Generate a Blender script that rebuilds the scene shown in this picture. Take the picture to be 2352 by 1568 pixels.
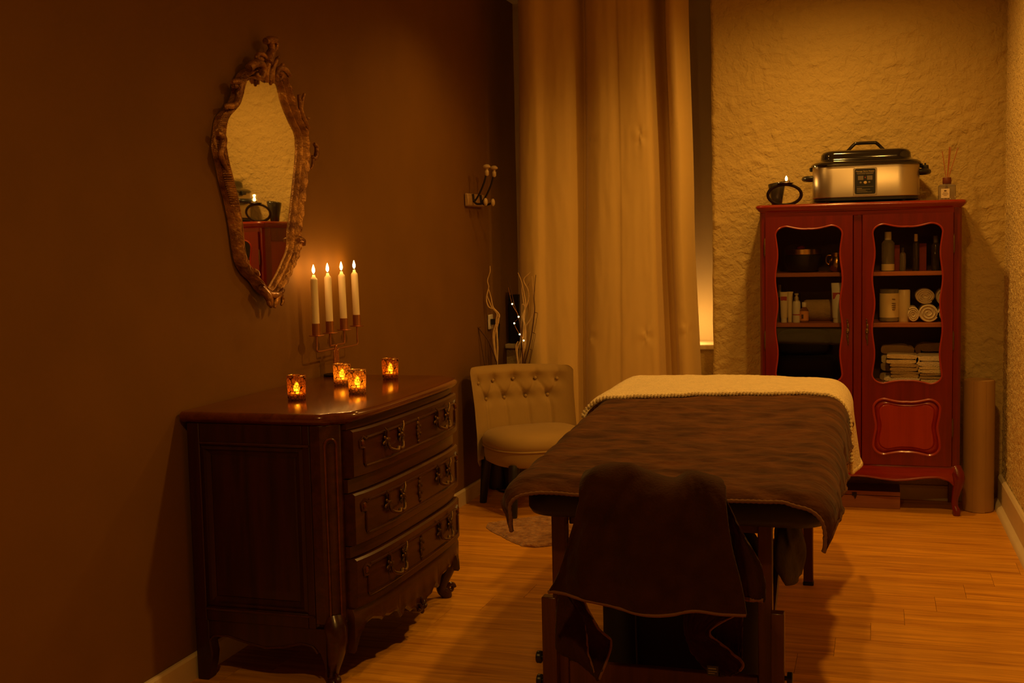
import bpy, math, random
from mathutils import Vector, Matrix, noise
random.seed(7)
for o in list(bpy.data.objects): bpy.data.objects.remove(o)
SC = bpy.context.scene
COL = SC.collection
PI = math.pi

# ------------------------------------------------------------------ camera
F, YAW, PITCH, ROLL, CH = 2687.5, -0.30408, 0.08252, 0.02215, 1.32
_f = Vector((math.sin(YAW)*math.cos(PITCH), math.cos(YAW)*math.cos(PITCH), -math.sin(PITCH)))
_r = Vector((math.cos(YAW), -math.sin(YAW), 0)); _d = _f.cross(_r)
CR = _r*math.cos(ROLL)+_d*math.sin(ROLL); CD = -_r*math.sin(ROLL)+_d*math.cos(ROLL)
cam_d = bpy.data.cameras.new('camera'); cam = bpy.data.objects.new('camera', cam_d); COL.objects.link(cam)
cam_d.sensor_width = 36; cam_d.lens = F/2352*36; cam_d.clip_start = .05
m = Matrix((CR, -CD, -_f)).transposed().to_4x4(); m.translation = (0, 0, CH)
cam.matrix_world = m
SC.camera = cam
CP = Vector((0, 0, CH))
def ray(x, y): return CR*((x-1176)/F)+CD*((y-784)/F)+_f
def aty(x, y, Y): d = ray(x, y); return CP+d*(Y/d.y)
def atx(x, y, X): d = ray(x, y); return CP+d*(X/d.x)
def atz(x, y, z=0.): d = ray(x, y); return CP+d*((z-CH)/d.z)

# ------------------------------------------------------------------ world, lights, exposure
W = bpy.data.worlds.new('world'); SC.world = W; W.use_nodes = True
W.node_tree.nodes['Background'].inputs[0].default_value = (1, .45, .12, 1)
W.node_tree.nodes['Background'].inputs[1].default_value = .001
SC.view_settings.view_transform = 'Standard'; SC.view_settings.look = 'None'
SC.view_settings.exposure = 0; SC.view_settings.gamma = 1; SC.view_settings.use_curve_mapping = False
AMBER = (1, .485, .085)
def spot(name, loc, target, watt, size, blend, rad=.05, col=AMBER):
    l = bpy.data.lights.new(name, 'SPOT'); l.energy = watt; l.color = col; l.spot_size = math.radians(size)
    l.spot_blend = blend; l.shadow_soft_size = rad
    o = bpy.data.objects.new(name, l); COL.objects.link(o); o.location = loc
    o.rotation_euler = (Vector(target)-Vector(loc)).to_track_quat('-Z', 'Y').to_euler(); return o
spot('ceiling_spot_table', (.1, 3.75, 2.6), (-.25, 3.95, 0), 68, 152, .8, .05)
spot('ceiling_spot_cabinet', (-.28, 5.32, 2.62), (-.25, 5.36, 0), 50, 170, 1, .05)
spot('ceiling_spot_chair', (-1.38, 5.05, 2.62), (-1.34, 4.95, 0), 22, 140, 1, .05)
spot('ceiling_spot_door', (-.6, .9, 2.62), (-1.3, 2.1, 0), 52, 150, .9, .06)

# ------------------------------------------------------------------ materials
def mat(name, col, rough=.6, metal=0, bump=0, bscale=50, var=0, vscale=8, spec=.5, coat=0, sheen=0, trans=0, emit=None, estr=0, alpha=1, col2=None, stretch=None, detail=4, ior=None, sss=0):
    m = bpy.data.materials.new(name); m.use_nodes = True; nt = m.node_tree; N = nt.nodes; L = nt.links
    b = N['Principled BSDF']
    def s(k, v): b.inputs[k].default_value = v
    s('Base Color', (*col, 1)); s('Roughness', rough); s('Metallic', metal); s('Specular IOR Level', spec)
    s('Coat Weight', coat); s('Coat Roughness', .12); s('Sheen Weight', sheen); s('Sheen Roughness', .5); s('Transmission Weight', trans); s('Alpha', alpha)
    if ior: s('IOR', ior)
    if sss: s('Subsurface Weight', sss); s('Subsurface Radius', (.01, .006, .003))
    if emit: s('Emission Color', (*emit, 1)); s('Emission Strength', estr)
    if bump or var or col2:
        tc = N.new('ShaderNodeTexCoord'); mp = N.new('ShaderNodeMapping'); L.new(tc.outputs['Object'], mp.inputs[0])
        if stretch: mp.inputs['Scale'].default_value = stretch
        if var or col2:
            n = N.new('ShaderNodeTexNoise'); n.inputs['Scale'].default_value = vscale; n.inputs['Detail'].default_value = detail
            L.new(mp.outputs[0], n.inputs['Vector'])
            r = N.new('ShaderNodeValToRGB'); L.new(n.outputs['Fac'], r.inputs[0])
            c2 = col2 or tuple(c*(1+var) for c in col); c1 = col if col2 else tuple(c*(1-var) for c in col)
            r.color_ramp.elements[0].position = .32; r.color_ramp.elements[1].position = .68
            r.color_ramp.elements[0].color = (*c1, 1); r.color_ramp.elements[1].color = (*c2, 1)
            L.new(r.outputs[0], b.inputs['Base Color'])
        if bump:
            n2 = N.new('ShaderNodeTexNoise'); n2.inputs['Scale'].default_value = bscale; n2.inputs['Detail'].default_value = 5
            L.new(mp.outputs[0], n2.inputs['Vector'])
            bp = N.new('ShaderNodeBump'); bp.inputs['Strength'].default_value = bump; bp.inputs['Distance'].default_value = .01
            L.new(n2.outputs['Fac'], bp.inputs['Height']); L.new(bp.outputs[0], b.inputs['Normal'])
    return m
def wood(name, c1, c2, axis='z', rough=.3, coat=.3, scale=1., per_object=False, bump=.05):
    """grain stretched along one axis, fine pores and slow colour drift"""
    m = bpy.data.materials.new(name); m.use_nodes = True; nt = m.node_tree; N = nt.nodes; L = nt.links; b = N['Principled BSDF']
    b.inputs['Roughness'].default_value = rough; b.inputs['Coat Weight'].default_value = coat; b.inputs['Coat Roughness'].default_value = .15
    tc = N.new('ShaderNodeTexCoord'); mp = N.new('ShaderNodeMapping')
    sc = {'x': (1.2, 18, 18), 'y': (18, 1.2, 18), 'z': (18, 18, 1.2)}[axis]
    mp.inputs['Scale'].default_value = tuple(k*scale for k in sc)
    src = tc.outputs['Object']
    if per_object:
        oi = N.new('ShaderNodeObjectInfo'); va = N.new('ShaderNodeVectorMath'); va.operation = 'ADD'
        cx = N.new('ShaderNodeMath'); cx.operation = 'MULTIPLY'; cx.inputs[1].default_value = 37
        L.new(oi.outputs['Random'], cx.inputs[0]); L.new(tc.outputs['Object'], va.inputs[0]); L.new(cx.outputs[0], va.inputs[1]); src = va.outputs[0]
    L.new(src, mp.inputs[0])
    n = N.new('ShaderNodeTexNoise'); n.inputs['Scale'].default_value = 1.6; n.inputs['Detail'].default_value = 7; n.inputs['Distortion'].default_value = .9
    L.new(mp.outputs[0], n.inputs['Vector'])
    n3 = N.new('ShaderNodeTexNoise'); n3.inputs['Scale'].default_value = 9; n3.inputs['Detail'].default_value = 3; L.new(mp.outputs[0], n3.inputs['Vector'])
    mx = N.new('ShaderNodeMix'); mx.data_type = 'FLOAT'; mx.inputs[0].default_value = .25
    L.new(n.outputs['Fac'], mx.inputs[2]); L.new(n3.outputs['Fac'], mx.inputs[3])
    r = N.new('ShaderNodeValToRGB'); L.new(mx.outputs[0], r.inputs[0])
    r.color_ramp.elements[0].position = .33; r.color_ramp.elements[1].position = .66
    r.color_ramp.elements[0].color = (*c1, 1); r.color_ramp.elements[1].color = (*c2, 1)
    out = r.outputs[0]
    if per_object:
        h = N.new('ShaderNodeHueSaturation'); mr = N.new('ShaderNodeMapRange'); mr.inputs[3].default_value = .93; mr.inputs[4].default_value = 1.06
        L.new(oi.outputs['Random'], mr.inputs[0]); L.new(mr.outputs[0], h.inputs['Value']); L.new(out, h.inputs['Color']); out = h.outputs[0]
    L.new(out, b.inputs['Base Color'])
    bp = N.new('ShaderNodeBump'); bp.inputs['Strength'].default_value = bump; bp.inputs['Distance'].default_value = .004
    L.new(n3.outputs['Fac'], bp.inputs['Height']); L.new(bp.outputs[0], b.inputs['Normal'])
    return m
def plaster(name, col, s1, s2, strength, dist=.02):
    m = bpy.data.materials.new(name); m.use_nodes = True; nt = m.node_tree; N = nt.nodes; L = nt.links; b = N['Principled BSDF']
    b.inputs['Roughness'].default_value = .85; b.inputs['Specular IOR Level'].default_value = .25
    tc = N.new('ShaderNodeTexCoord')
    n1 = N.new('ShaderNodeTexNoise'); n1.inputs['Scale'].default_value = s1; n1.inputs['Detail'].default_value = 8; n1.inputs['Distortion'].default_value = .8
    n2 = N.new('ShaderNodeTexNoise'); n2.inputs['Scale'].default_value = s2; n2.inputs['Detail'].default_value = 4
    n3 = N.new('ShaderNodeTexNoise'); n3.inputs['Scale'].default_value = 3; n3.inputs['Detail'].default_value = 6
    for n in (n1, n2, n3): L.new(tc.outputs['Object'], n.inputs['Vector'])
    ad = N.new('ShaderNodeMath'); ad.operation = 'ADD'; L.new(n1.outputs['Fac'], ad.inputs[0])
    mu = N.new('ShaderNodeMath'); mu.operation = 'MULTIPLY'; mu.inputs[1].default_value = .35; L.new(n2.outputs['Fac'], mu.inputs[0]); L.new(mu.outputs[0], ad.inputs[1])
    bp = N.new('ShaderNodeBump'); bp.inputs['Strength'].default_value = strength; bp.inputs['Distance'].default_value = dist
    L.new(ad.outputs[0], bp.inputs['Height']); L.new(bp.outputs[0], b.inputs['Normal'])
    r = N.new('ShaderNodeValToRGB'); L.new(n3.outputs['Fac'], r.inputs[0])
    r.color_ramp.elements[0].position = .3; r.color_ramp.elements[1].position = .7
    r.color_ramp.elements[0].color = (*[c*.88 for c in col], 1); r.color_ramp.elements[1].color = (*col, 1)
    L.new(r.outputs[0], b.inputs['Base Color'])
    return m
M = {}
M['brown_wall'] = mat('brown_wall_paint', (.185, .088, .012), .75, bump=.05, bscale=220, var=.05, vscale=4, spec=.2)
M['plaster'] = plaster('cream_plaster', (.60, .445, .165), 30, 90, .65, .018)
M['stucco'] = plaster('grainy_stucco', (.97, .75, .34), 55, 170, 1., .02)
M['smooth_cream'] = mat('cream_wall_paint', (.66, .52, .30), .8, bump=.08, bscale=60)
M['ceiling'] = mat('ceiling_paint', (.72, .60, .40), .85, bump=.03, bscale=80)
M['base_paint'] = mat('baseboard_paint', (.72, .60, .40), .55, var=.03)
M['plank'] = wood('oak_plank', (.47, .185, .008), (.88, .44, .03), 'x', .42, .08, 1., True, .06)
M['subfloor'] = mat('subfloor', (.10, .05, .02), .9)
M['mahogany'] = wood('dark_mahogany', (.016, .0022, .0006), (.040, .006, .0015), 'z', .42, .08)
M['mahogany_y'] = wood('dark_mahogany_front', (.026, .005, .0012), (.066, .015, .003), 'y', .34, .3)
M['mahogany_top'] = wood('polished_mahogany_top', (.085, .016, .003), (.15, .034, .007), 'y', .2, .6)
M['cherry'] = wood('red_cherry', (.115, .004, .001), (.175, .007, .002), 'z', .32, .25)
M['cherry_x'] = wood('red_cherry_cross', (.18, .009, .002), (.28, .018, .004), 'x', .26, .45)
M['cherry_panel'] = wood('red_cherry_panel', (.26, .014, .002), (.34, .024, .004), 'z', .32, .3)
M['shelf'] = wood('shelf_wood', (.38, .12, .045), (.50, .17, .06), 'x', .45, .1)
M['cab_in'] = mat('cabinet_inside', (.05, .018, .008), .6)
M['table_wood'] = wood('table_leg_wood', (.055, .014, .007), (.10, .026, .012), 'z', .35, .3)
M['bronze'] = mat('aged_bronze', (.17, .10, .034), .36, .9, bump=.3, bscale=260)
M['brass'] = mat('brass', (.55, .33, .10), .28, 1)
M['copper'] = mat('copper_rod', (.50, .24, .09), .36, 1)
M['gilt'] = mat('gilt_frame', (.13, .045, .012), .34, .55, bump=.5, bscale=90, col2=(.50, .25, .06), vscale=22)
M['mirror'] = mat('mirror_glass', (.93, .93, .90), .015, 1)
M['glass'] = mat('clear_glass', (1, 1, 1), .01, trans=1, ior=1.45)
M['wax'] = mat('candle_wax', (.86, .74, .52), .45, sss=.15)
M['wick'] = mat('wick', (.02, .015, .01), .9)
def flame_mat(name, col, s_):
    m = bpy.data.materials.new(name); m.use_nodes = True; nt = m.node_tree; N = nt.nodes; N.remove(N['Principled BSDF'])
    e = N.new('ShaderNodeEmission'); e.inputs[0].default_value = (*col, 1); e.inputs[1].default_value = s_
    t = N.new('ShaderNodeBsdfTransparent'); a = N.new('ShaderNodeAddShader'); nt.links.new(e.outputs[0], a.inputs[0]); nt.links.new(t.outputs[0], a.inputs[1]); nt.links.new(a.outputs[0], N['Material Output'].inputs[0]); return m
M['flame'] = flame_mat('flame', (1, .62, .16), 26)
M['tiny_flame'] = flame_mat('tealight_flame', (1, .50, .05), 6.5)
M['bulb'] = mat('fairy_bulb', (1, .8, .4), .5, emit=(1, .74, .26), estr=9)
M['velvet'] = mat('beige_velvet', (.38, .25, .08), .75, bump=.06, bscale=320, var=.06, vscale=5, sheen=.15, spec=.2)
M['black_leg'] = mat('black_leg', (.012, .010, .008), .45)
M['curtain'] = mat('champagne_curtain', (.67, .47, .16), .52, bump=.03, bscale=500, var=.03, vscale=3, sheen=.25, spec=.35)
M['brown_fleece'] = mat('brown_fleece', (.050, .017, .004), .9, bump=.55, bscale=30, col2=(.128, .047, .011), detail=10, vscale=11, stretch=(1, 1.9, 1), sheen=.08, spec=.1)
M['towel_brown'] = mat('brown_towel', (.030, .009, .002), .95, bump=.25, bscale=160, col2=(.046, .015, .004), vscale=18, sheen=.1, spec=.08)
M['hem'] = mat('fleece_hem', (.17, .070, .020), .85, bump=.3, bscale=120, sheen=.1)
M['cream_knit'] = mat('cream_knit', (.84, .70, .42), .95, bump=.8, bscale=120, var=.06, vscale=40, sheen=.3, spec=.1)
M['black_vinyl'] = mat('black_vinyl', (.016, .013, .012), .5, bump=.06, bscale=60)
M['dark_cloth'] = mat('dark_grey_cloth', (.045, .032, .022), .95, bump=.3, bscale=90, var=.2, vscale=25)
M['black_plastic'] = mat('black_plastic', (.012, .012, .012), .35)
M['enamel'] = mat('black_enamel', (.010, .009, .008), .09, coat=.6)
M['steel'] = mat('brushed_steel', (.54, .47, .38), .36, 1, bump=.04, bscale=40, stretch=(.02, 1, 9))
M['white_plastic'] = mat('white_plastic', (.80, .76, .66), .4)
M['cream_plastic'] = mat('cream_plastic', (.80, .68, .42), .4)
M['porcelain'] = mat('porcelain_knob', (.50, .36, .18), .3)
M['iron'] = mat('dark_iron', (.025, .017, .012), .5, .6)
M['pale_wood'] = wood('pale_bracket_wood', (.30, .18, .07), (.42, .27, .11), 'y', .6, .0)
M['willow'] = mat('bleached_willow', (.66, .45, .19), .75, bump=.3, bscale=150, var=.15, vscale=30)
M['twig'] = mat('dark_twig', (.075, .028, .012), .8, bump=.3, bscale=120)
M['vase'] = mat('dark_vase', (.06, .045, .035), .35)
M['rug'] = mat('taupe_rug', (.25, .105, .036), .98, bump=1.2, bscale=70, col2=(.52, .27, .10), vscale=32, sheen=.3, spec=.05)
M['foam'] = mat('tan_roll', (.36, .21, .06), .7, var=.05, vscale=4)
M['box_wood'] = wood('box_wood', (.24, .085, .035), (.33, .13, .05), 'x', .5, .05)
M['box_shaded'] = wood('box_wood_shaded', (.10, .022, .012), (.15, .035, .018), 'x', .4, .1)  # box wood with the cabinet's shade put into its colour, for the lid
M['towel_cream'] = mat('cream_towel', (.76, .62, .38), .95, bump=.5, bscale=150, var=.06, vscale=30, sheen=.2, spec=.1)
M['towel_white'] = mat('white_towel', (.82, .72, .55), .95, bump=.5, bscale=150, var=.05, vscale=30, sheen=.2, spec=.1)
M['towel_tan'] = mat('tan_towel', (.45, .32, .16), .95, bump=.5, bscale=150, var=.08, vscale=30, spec=.1)
M['label_cream'] = mat('label_paper', (.80, .66, .36), .7)
M['label_orange'] = mat('orange_label', (.80, .36, .10), .6)
M['label_white'] = mat('white_label', (.78, .66, .45), .6)
M['ink'] = mat('label_ink', (.10, .05, .03), .7)
M['red_ink'] = mat('red_print', (.45, .06, .04), .6)
M['gold_ink'] = mat('gold_print', (.55, .40, .18), .5)
M['dim_ink'] = mat('grey_print', (.16, .13, .09), .5)
M['amber_glass'] = mat('amber_bottle', (.40, .16, .03), .1, trans=.4)
M['smoke_glass'] = mat('smoky_bottle', (.55, .50, .42), .08, trans=.75)
M['dark_glass'] = mat('dark_bottle', (.05, .04, .03), .12)
M['red_box'] = mat('red_carton', (.30, .03, .02), .5)
M['cap_brown'] = mat('brown_cap', (.16, .035, .02), .45)
M['reed'] = mat('reed', (.42, .12, .04), .7)
M['ceramic_dark'] = mat('dark_ceramic', (.040, .034, .022), .18, coat=.5)
M['tin'] = mat('tealight_tin', (.6, .5, .4), .35, .9)
M['pot_black'] = mat('black_pot', (.014, .012, .008), .4)
M['cushion_black'] = mat('black_cushion', (.012, .008, .007), .85)
def votive_glass(name, dark, light, estr):
    """mosaic glass: translucent amber cells between dark lead lines"""
    m = bpy.data.materials.new(name); m.use_nodes = True; nt = m.node_tree; N = nt.nodes; L = nt.links
    b = N['Principled BSDF']; out = N['Material Output']
    tc = N.new('ShaderNodeTexCoord'); vo = N.new('ShaderNodeTexVoronoi'); vo.feature = 'DISTANCE_TO_EDGE'; vo.inputs['Scale'].default_value = 95
    L.new(tc.outputs['Object'], vo.inputs['Vector'])
    lt = N.new('ShaderNodeMath'); lt.operation = 'LESS_THAN'; lt.inputs[1].default_value = .045; L.new(vo.outputs['Distance'], lt.inputs[0])
    mx = N.new('ShaderNodeMix'); mx.data_type = 'RGBA'; L.new(lt.outputs[0], mx.inputs[0])
    mx.inputs[6].default_value = (*light, 1); mx.inputs[7].default_value = (*dark, 1)
    L.new(mx.outputs[2], b.inputs['Base Color']); b.inputs['Roughness'].default_value = .25
    tr = N.new('ShaderNodeBsdfTranslucent'); L.new(mx.outputs[2], tr.inputs['Color'])
    m2 = N.new('ShaderNodeMix'); m2.data_type = 'RGBA'; L.new(lt.outputs[0], m2.inputs[0]); m2.inputs[6].default_value = (1, .80, .35, 1); m2.inputs[7].default_value = (*dark, 1)
    tp = N.new('ShaderNodeBsdfRefraction'); tp.inputs['Roughness'].default_value = .38; tp.inputs['IOR'].default_value = 1.12; L.new(m2.outputs[2], tp.inputs['Color'])
    a1 = N.new('ShaderNodeMixShader'); a1.inputs[0].default_value = .5; L.new(b.outputs[0], a1.inputs[1]); L.new(tr.outputs[0], a1.inputs[2])
    a2 = N.new('ShaderNodeMixShader'); a2.inputs[0].default_value = .45; L.new(a1.outputs[0], a2.inputs[1]); L.new(tp.outputs[0], a2.inputs[2])
    L.new(a2.outputs[0], out.inputs['Surface'])
    return m
M['votive_dark'] = votive_glass('mosaic_glass_deep_red', (.015, .005, .002), (.42, .14, .025), 0)
M['votive_light'] = votive_glass('mosaic_glass_orange', (.03, .010, .004), (.72, .38, .15), 0)
def pane_mat():
    m = bpy.data.materials.new('door_pane'); m.use_nodes = True; nt = m.node_tree; N = nt.nodes; L = nt.links
    N.remove(N['Principled BSDF']); out = N['Material Output']
    tp = N.new('ShaderNodeBsdfTransparent'); tp.inputs[0].default_value = (.86, .84, .78, 1)
    gl = N.new('ShaderNodeBsdfGlossy'); gl.inputs['Roughness'].default_value = .02
    fr = N.new('ShaderNodeFresnel'); fr.inputs[0].default_value = 1.5
    mx = N.new('ShaderNodeMixShader'); L.new(fr.outputs[0], mx.inputs[0]); L.new(tp.outputs[0], mx.inputs[1]); L.new(gl.outputs[0], mx.inputs[2]); L.new(mx.outputs[0], out.inputs[0])
    return m
M['pane'] = pane_mat()

# ------------------------------------------------------------------ mesh helpers
class MB:
    def __init__(s): s.v = []; s.f = []
    def add(s, vs, fs):
        k = len(s.v); s.v += [tuple(v) for v in vs]; s.f += [tuple(i+k for i in f) for f in fs]; return s
    def box(s, x0, x1, y0, y1, z0, z1):
        return s.add([(x0, y0, z0), (x1, y0, z0), (x1, y1, z0), (x0, y1, z0), (x0, y0, z1), (x1, y0, z1), (x1, y1, z1), (x0, y1, z1)],
                     [(3, 2, 1, 0), (4, 5, 6, 7), (0, 1, 5, 4), (1, 2, 6, 5), (2, 3, 7, 6), (3, 0, 4, 7)])
    def grid(s, nu, nv, fn, cu=False, cv=False):
        k = len(s.v)
        for i in range(nu):
            for j in range(nv): s.v.append(tuple(fn(i/(nu if cu else nu-1), j/(nv if cv else nv-1))))
        for i in range(nu if cu else nu-1):
            for j in range(nv if cv else nv-1):
                a, b = i, (i+1) % nu; c, d = j, (j+1) % nv
                s.f.append((k+a*nv+c, k+b*nv+c, k+b*nv+d, k+a*nv+d))
        return s
    def loft(s, rings, caps=True, closed=True):
        k = len(s.v); n = len(rings[0])
        for r in rings: s.v += [tuple(p) for p in r]
        for i in range(len(rings)-1):
            for j in range(n if closed else n-1):
                b = (j+1) % n; s.f.append((k+i*n+j, k+i*n+b, k+(i+1)*n+b, k+(i+1)*n+j))
        if caps:
            s.f.append(tuple(k+j for j in reversed(range(n)))); s.f.append(tuple(k+(len(rings)-1)*n+j for j in range(n)))
        return s
    def tube(s, pts, rad, n=8, caps=True, flat=1., closed=False):
        pts = [Vector(p) for p in pts]
        if not hasattr(rad, '__len__'): rad = [rad]*len(pts)
        rings = []; up = None
        for i, p in enumerate(pts):
            if closed: t = pts[(i+1) % len(pts)]-pts[i-1]
            else: t = pts[min(i+1, len(pts)-1)]-pts[max(i-1, 0)]
            if t.length < 1e-9: t = Vector((0, 0, 1))
            t.normalize()
            if up is None:
                up = Vector((0, 0, 1)) if abs(t.z) < .9 else Vector((1, 0, 0))
            a = t.cross(up)
            if a.length < 1e-6: a = t.cross(Vector((0, 1, 0)))
            a.normalize(); b = a.cross(t).normalized(); up = b
            rings.append([p+a*(rad[i]*math.cos(2*PI*j/n))+b*(rad[i]*flat*math.sin(2*PI*j/n)) for j in range(n)])
        if closed:
            k = len(s.v)
            for r in rings: s.v += [tuple(q) for q in r]
            mm = len(rings)
            for i in range(mm):
                for j in range(n):
                    b = (j+1) % n; i2 = (i+1) % mm; s.f.append((k+i*n+j, k+i*n+b, k+i2*n+b, k+i2*n+j))
            return s
        return s.loft(rings, caps)
    def lathe(s, prof, cx, cy, n=24, caps=True):
        return s.loft([[(cx+r*math.cos(2*PI*j/n), cy+r*math.sin(2*PI*j/n), z) for j in range(n)] for r, z in prof], caps)
    def ell(s, c, r, nu=12, nv=8, mtx=None):
        rings = []
        for i in range(1, nv):
            a = PI*i/nv; ring = []
            for j in range(nu):
                p = Vector((r[0]*math.sin(a)*math.cos(2*PI*j/nu), r[1]*math.sin(a)*math.sin(2*PI*j/nu), -r[2]*math.cos(a)))
                if mtx: p = mtx @ p
                ring.append(p+Vector(c))
            rings.append(ring)
        return s.loft(rings, True)
    def prism(s, poly, fn, w0, w1):
        n = len(poly)
        return s.add([fn(u, v, w0) for u, v in poly]+[fn(u, v, w1) for u, v in poly],
                     [tuple(range(n)), tuple(reversed(range(n, 2*n)))]+[(i, (i+1) % n, n+(i+1) % n, n+i) for i in range(n)])
ROOT = {}
def obj(name, mb, mt, parent=None, smooth=38, bevel=0, seg=2, local=False, kind=None, label=None, recalc=True):
    me = bpy.data.meshes.new(name)
    off = ROOT.get(parent.name, Vector()) if (parent and not local) else Vector()
    me.from_pydata([Vector(v)-off for v in mb.v], [], mb.f); me.validate(); me.update()
    import bmesh
    if recalc:
        bm = bmesh.new(); bm.from_mesh(me); bmesh.ops.recalc_face_normals(bm, faces=bm.faces); bm.to_mesh(me); bm.free()
    for p in me.polygons: p.use_smooth = True
    me.set_sharp_from_angle(angle=math.radians(smooth))
    me.materials.append(M[mt])
    o = bpy.data.objects.new(name, me); COL.objects.link(o)
    if parent:
        o.parent = parent; ROOT[o.name] = off
    if bevel:
        bv = o.modifiers.new('bevel', 'BEVEL'); bv.width = bevel; bv.segments = seg; bv.limit_method = 'ANGLE'; bv.angle_limit = math.radians(40); bv.harden_normals = False
    if kind: o['kind'] = kind
    if label: o['label'] = label
    return o
def tag(o, label, cat, group=None):
    o['label'] = label; o['category'] = cat
    if group: o['group'] = group
    return o
def thing(name, loc, label, cat, group=None, rz=0):
    o = bpy.data.objects.new(name, None); COL.objects.link(o); o.location = loc; o.rotation_euler = (0, 0, rz); o.empty_display_size = .05
    ROOT[o.name] = Vector(loc); return tag(o, label, cat, group)
def solo(name, mb, mt, loc, label, cat, group=None, **k):
    """a thing of one mesh, its origin at its base"""
    loc = Vector(loc); mb.v = [tuple(Vector(v)-loc) for v in mb.v]
    o = obj(name, mb, mt, **k); o.location = loc; ROOT[o.name] = loc; return tag(o, label, cat, group)
def struct(name, mb, mt, parent=None, **k):
    o = obj(name, mb, mt, parent, **k)
    if not parent: o['kind'] = 'structure'
    ROOT[o.name] = Vector(); return o
def lerp(a, b, t): return a+(b-a)*t
def sstep(a, b, x):
    t = max(0, min(1, (x-a)/(b-a))); return t*t*(3-2*t)
def interp(tab, x):
    if x <= tab[0][0]: return tab[0][1]
    for (a, p), (b, q) in zip(tab, tab[1:]):
        if x <= b: return p+(q-p)*(x-a)/(b-a)
    return tab[-1][1]
def cinterp(tab, x):
    """smooth (Catmull-Rom style) interpolation of a table"""
    n = len(tab)
    if x <= tab[0][0]: return tab[0][1]
    if x >= tab[-1][0]: return tab[-1][1]
    i = max(k for k in range(n) if tab[k][0] <= x); i = min(i, n-2)
    def sl(k):
        if k == 0 or k == n-1: return 0
        return (tab[k+1][1]-tab[k-1][1])/(tab[k+1][0]-tab[k-1][0])
    h = tab[i+1][0]-tab[i][0]; t = (x-tab[i][0])/h
    return (2*t**3-3*t*t+1)*tab[i][1]+(t**3-2*t*t+t)*h*sl(i)+(-2*t**3+3*t*t)*tab[i+1][1]+(t**3-t*t)*h*sl(i+1)
def spline(pts, n, closed=False):
    pts = [Vector(p) for p in pts]; out = []; N_ = len(pts); segs = N_ if closed else N_-1
    for i in range(segs):
        p0 = pts[(i-1) % N_] if closed or i > 0 else pts[0]; p1 = pts[i]; p2 = pts[(i+1) % N_]
        p3 = pts[(i+2) % N_] if closed or i+2 < N_ else pts[-1]
        for k in range(n):
            t = k/n
            out.append(.5*((2*p1)+(p2-p0)*t+(2*p0-5*p1+4*p2-p3)*t*t+(3*p1-p0-3*p2+p3)*t**3))
    if not closed: out.append(pts[-1])
    return out
def nz(x, y, z=0, s=1): return noise.noise(Vector((x*s, y*s, z*s)))

# ------------------------------------------------------------------ the room
XL, XR, YB, YW, YF, ZC = -2.03, .588, 6.15, 6.62, -1.1, 2.71
fl = struct('floor', MB().box(XL-.1, XR+.1, YF-.1, YW+.1, -.06, -.009), 'subfloor')
PW, PLN = .1808, 1.356                      # plank width and length, seams stepping .11 m per row
pm = MB().box(-PLN/2+.0006, PLN/2-.0006, -PW/2+.0005, PW/2-.0005, -.009, 0)
plank0 = None
row = 0
def add_plank(x0, x1, y0, y1):
    global plank0
    full = abs(x1-x0-PLN) < 1e-6 and abs(y1-y0-PW) < 1e-6
    if full and plank0:
        o = plank0.copy(); COL.objects.link(o)
    else:
        w, h = x1-x0, y1-y0
        o = obj('plank', MB().box(-w/2+.0006, w/2-.0006, -h/2+.0005, h/2-.0005, -.009, 0), 'plank', fl, local=True)
        if full: plank0 = o
    o.parent = fl; o.location = ((x0+x1)/2, (y0+y1)/2, 0); o.name = 'plank'
k0 = int((YF-4.102)/PW)-1
for k in range(k0, 15):
    y0 = 4.102+k*PW; y1 = y0+PW
    if y1 <= YF or y0 >= YW: continue
    y0c, y1c = max(y0, YF), min(y1, YW)
    xs = .091+.1105*k
    xs -= math.ceil((xs-XL)/PLN)*PLN
    x = xs
    while x < XR:
        a, b = max(x, XL), min(x+PLN, XR)
        if b-a > .01: add_plank(a, b, y0c, y1c)
        x += PLN
# left wall: brown paint, runs back into the window recess
wl = struct('wall_left', MB().grid(40, 30, lambda u, v: (XL+.0015*nz(u*14, v*5, 3), lerp(YF, YW, u), lerp(0, ZC, v))).box(XL-.1, XL-.02, YF, YW, 0, ZC), 'brown_wall', recalc=False)
# back wall: thick hand-trowelled plaster right of the recess
X0B = -.826
def plaster_y(x, z):
    d = .006*nz(x, z, 1.3, 5)+.006*nz(x, z*1.4, 4.1, 15)+.0055*nz(x*.8, z*1.2, 7.7, 34)
    return -abs(d)*.9+.35*d
nx, nzv = 170, 300
def back_fn(u, v):
    z = lerp(-.02, ZC, v); xe = X0B+.006*nz(0, z, 2, 6)
    x = lerp(xe, XR+.02, u); e = max(0, 1-(x-xe)/.018)
    return (x, YB+plaster_y(x, z)+.016*e*e, z)
mb = MB().grid(nx, nzv, back_fn)
mb.grid(14, nzv, lambda u, v: (X0B+.006*nz(0, lerp(-.02, ZC, v), 2, 6)+.004*nz(u*3, lerp(0, ZC, v), 5, 7)*min(1, u*6), lerp(YB+.016, YW+.05, u)+(plaster_y(X0B, lerp(-.02, ZC, v)) if u == 0 else 0), lerp(-.02, ZC, v)))
wb = struct('wall_back', mb, 'plaster', recalc=False)
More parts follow.
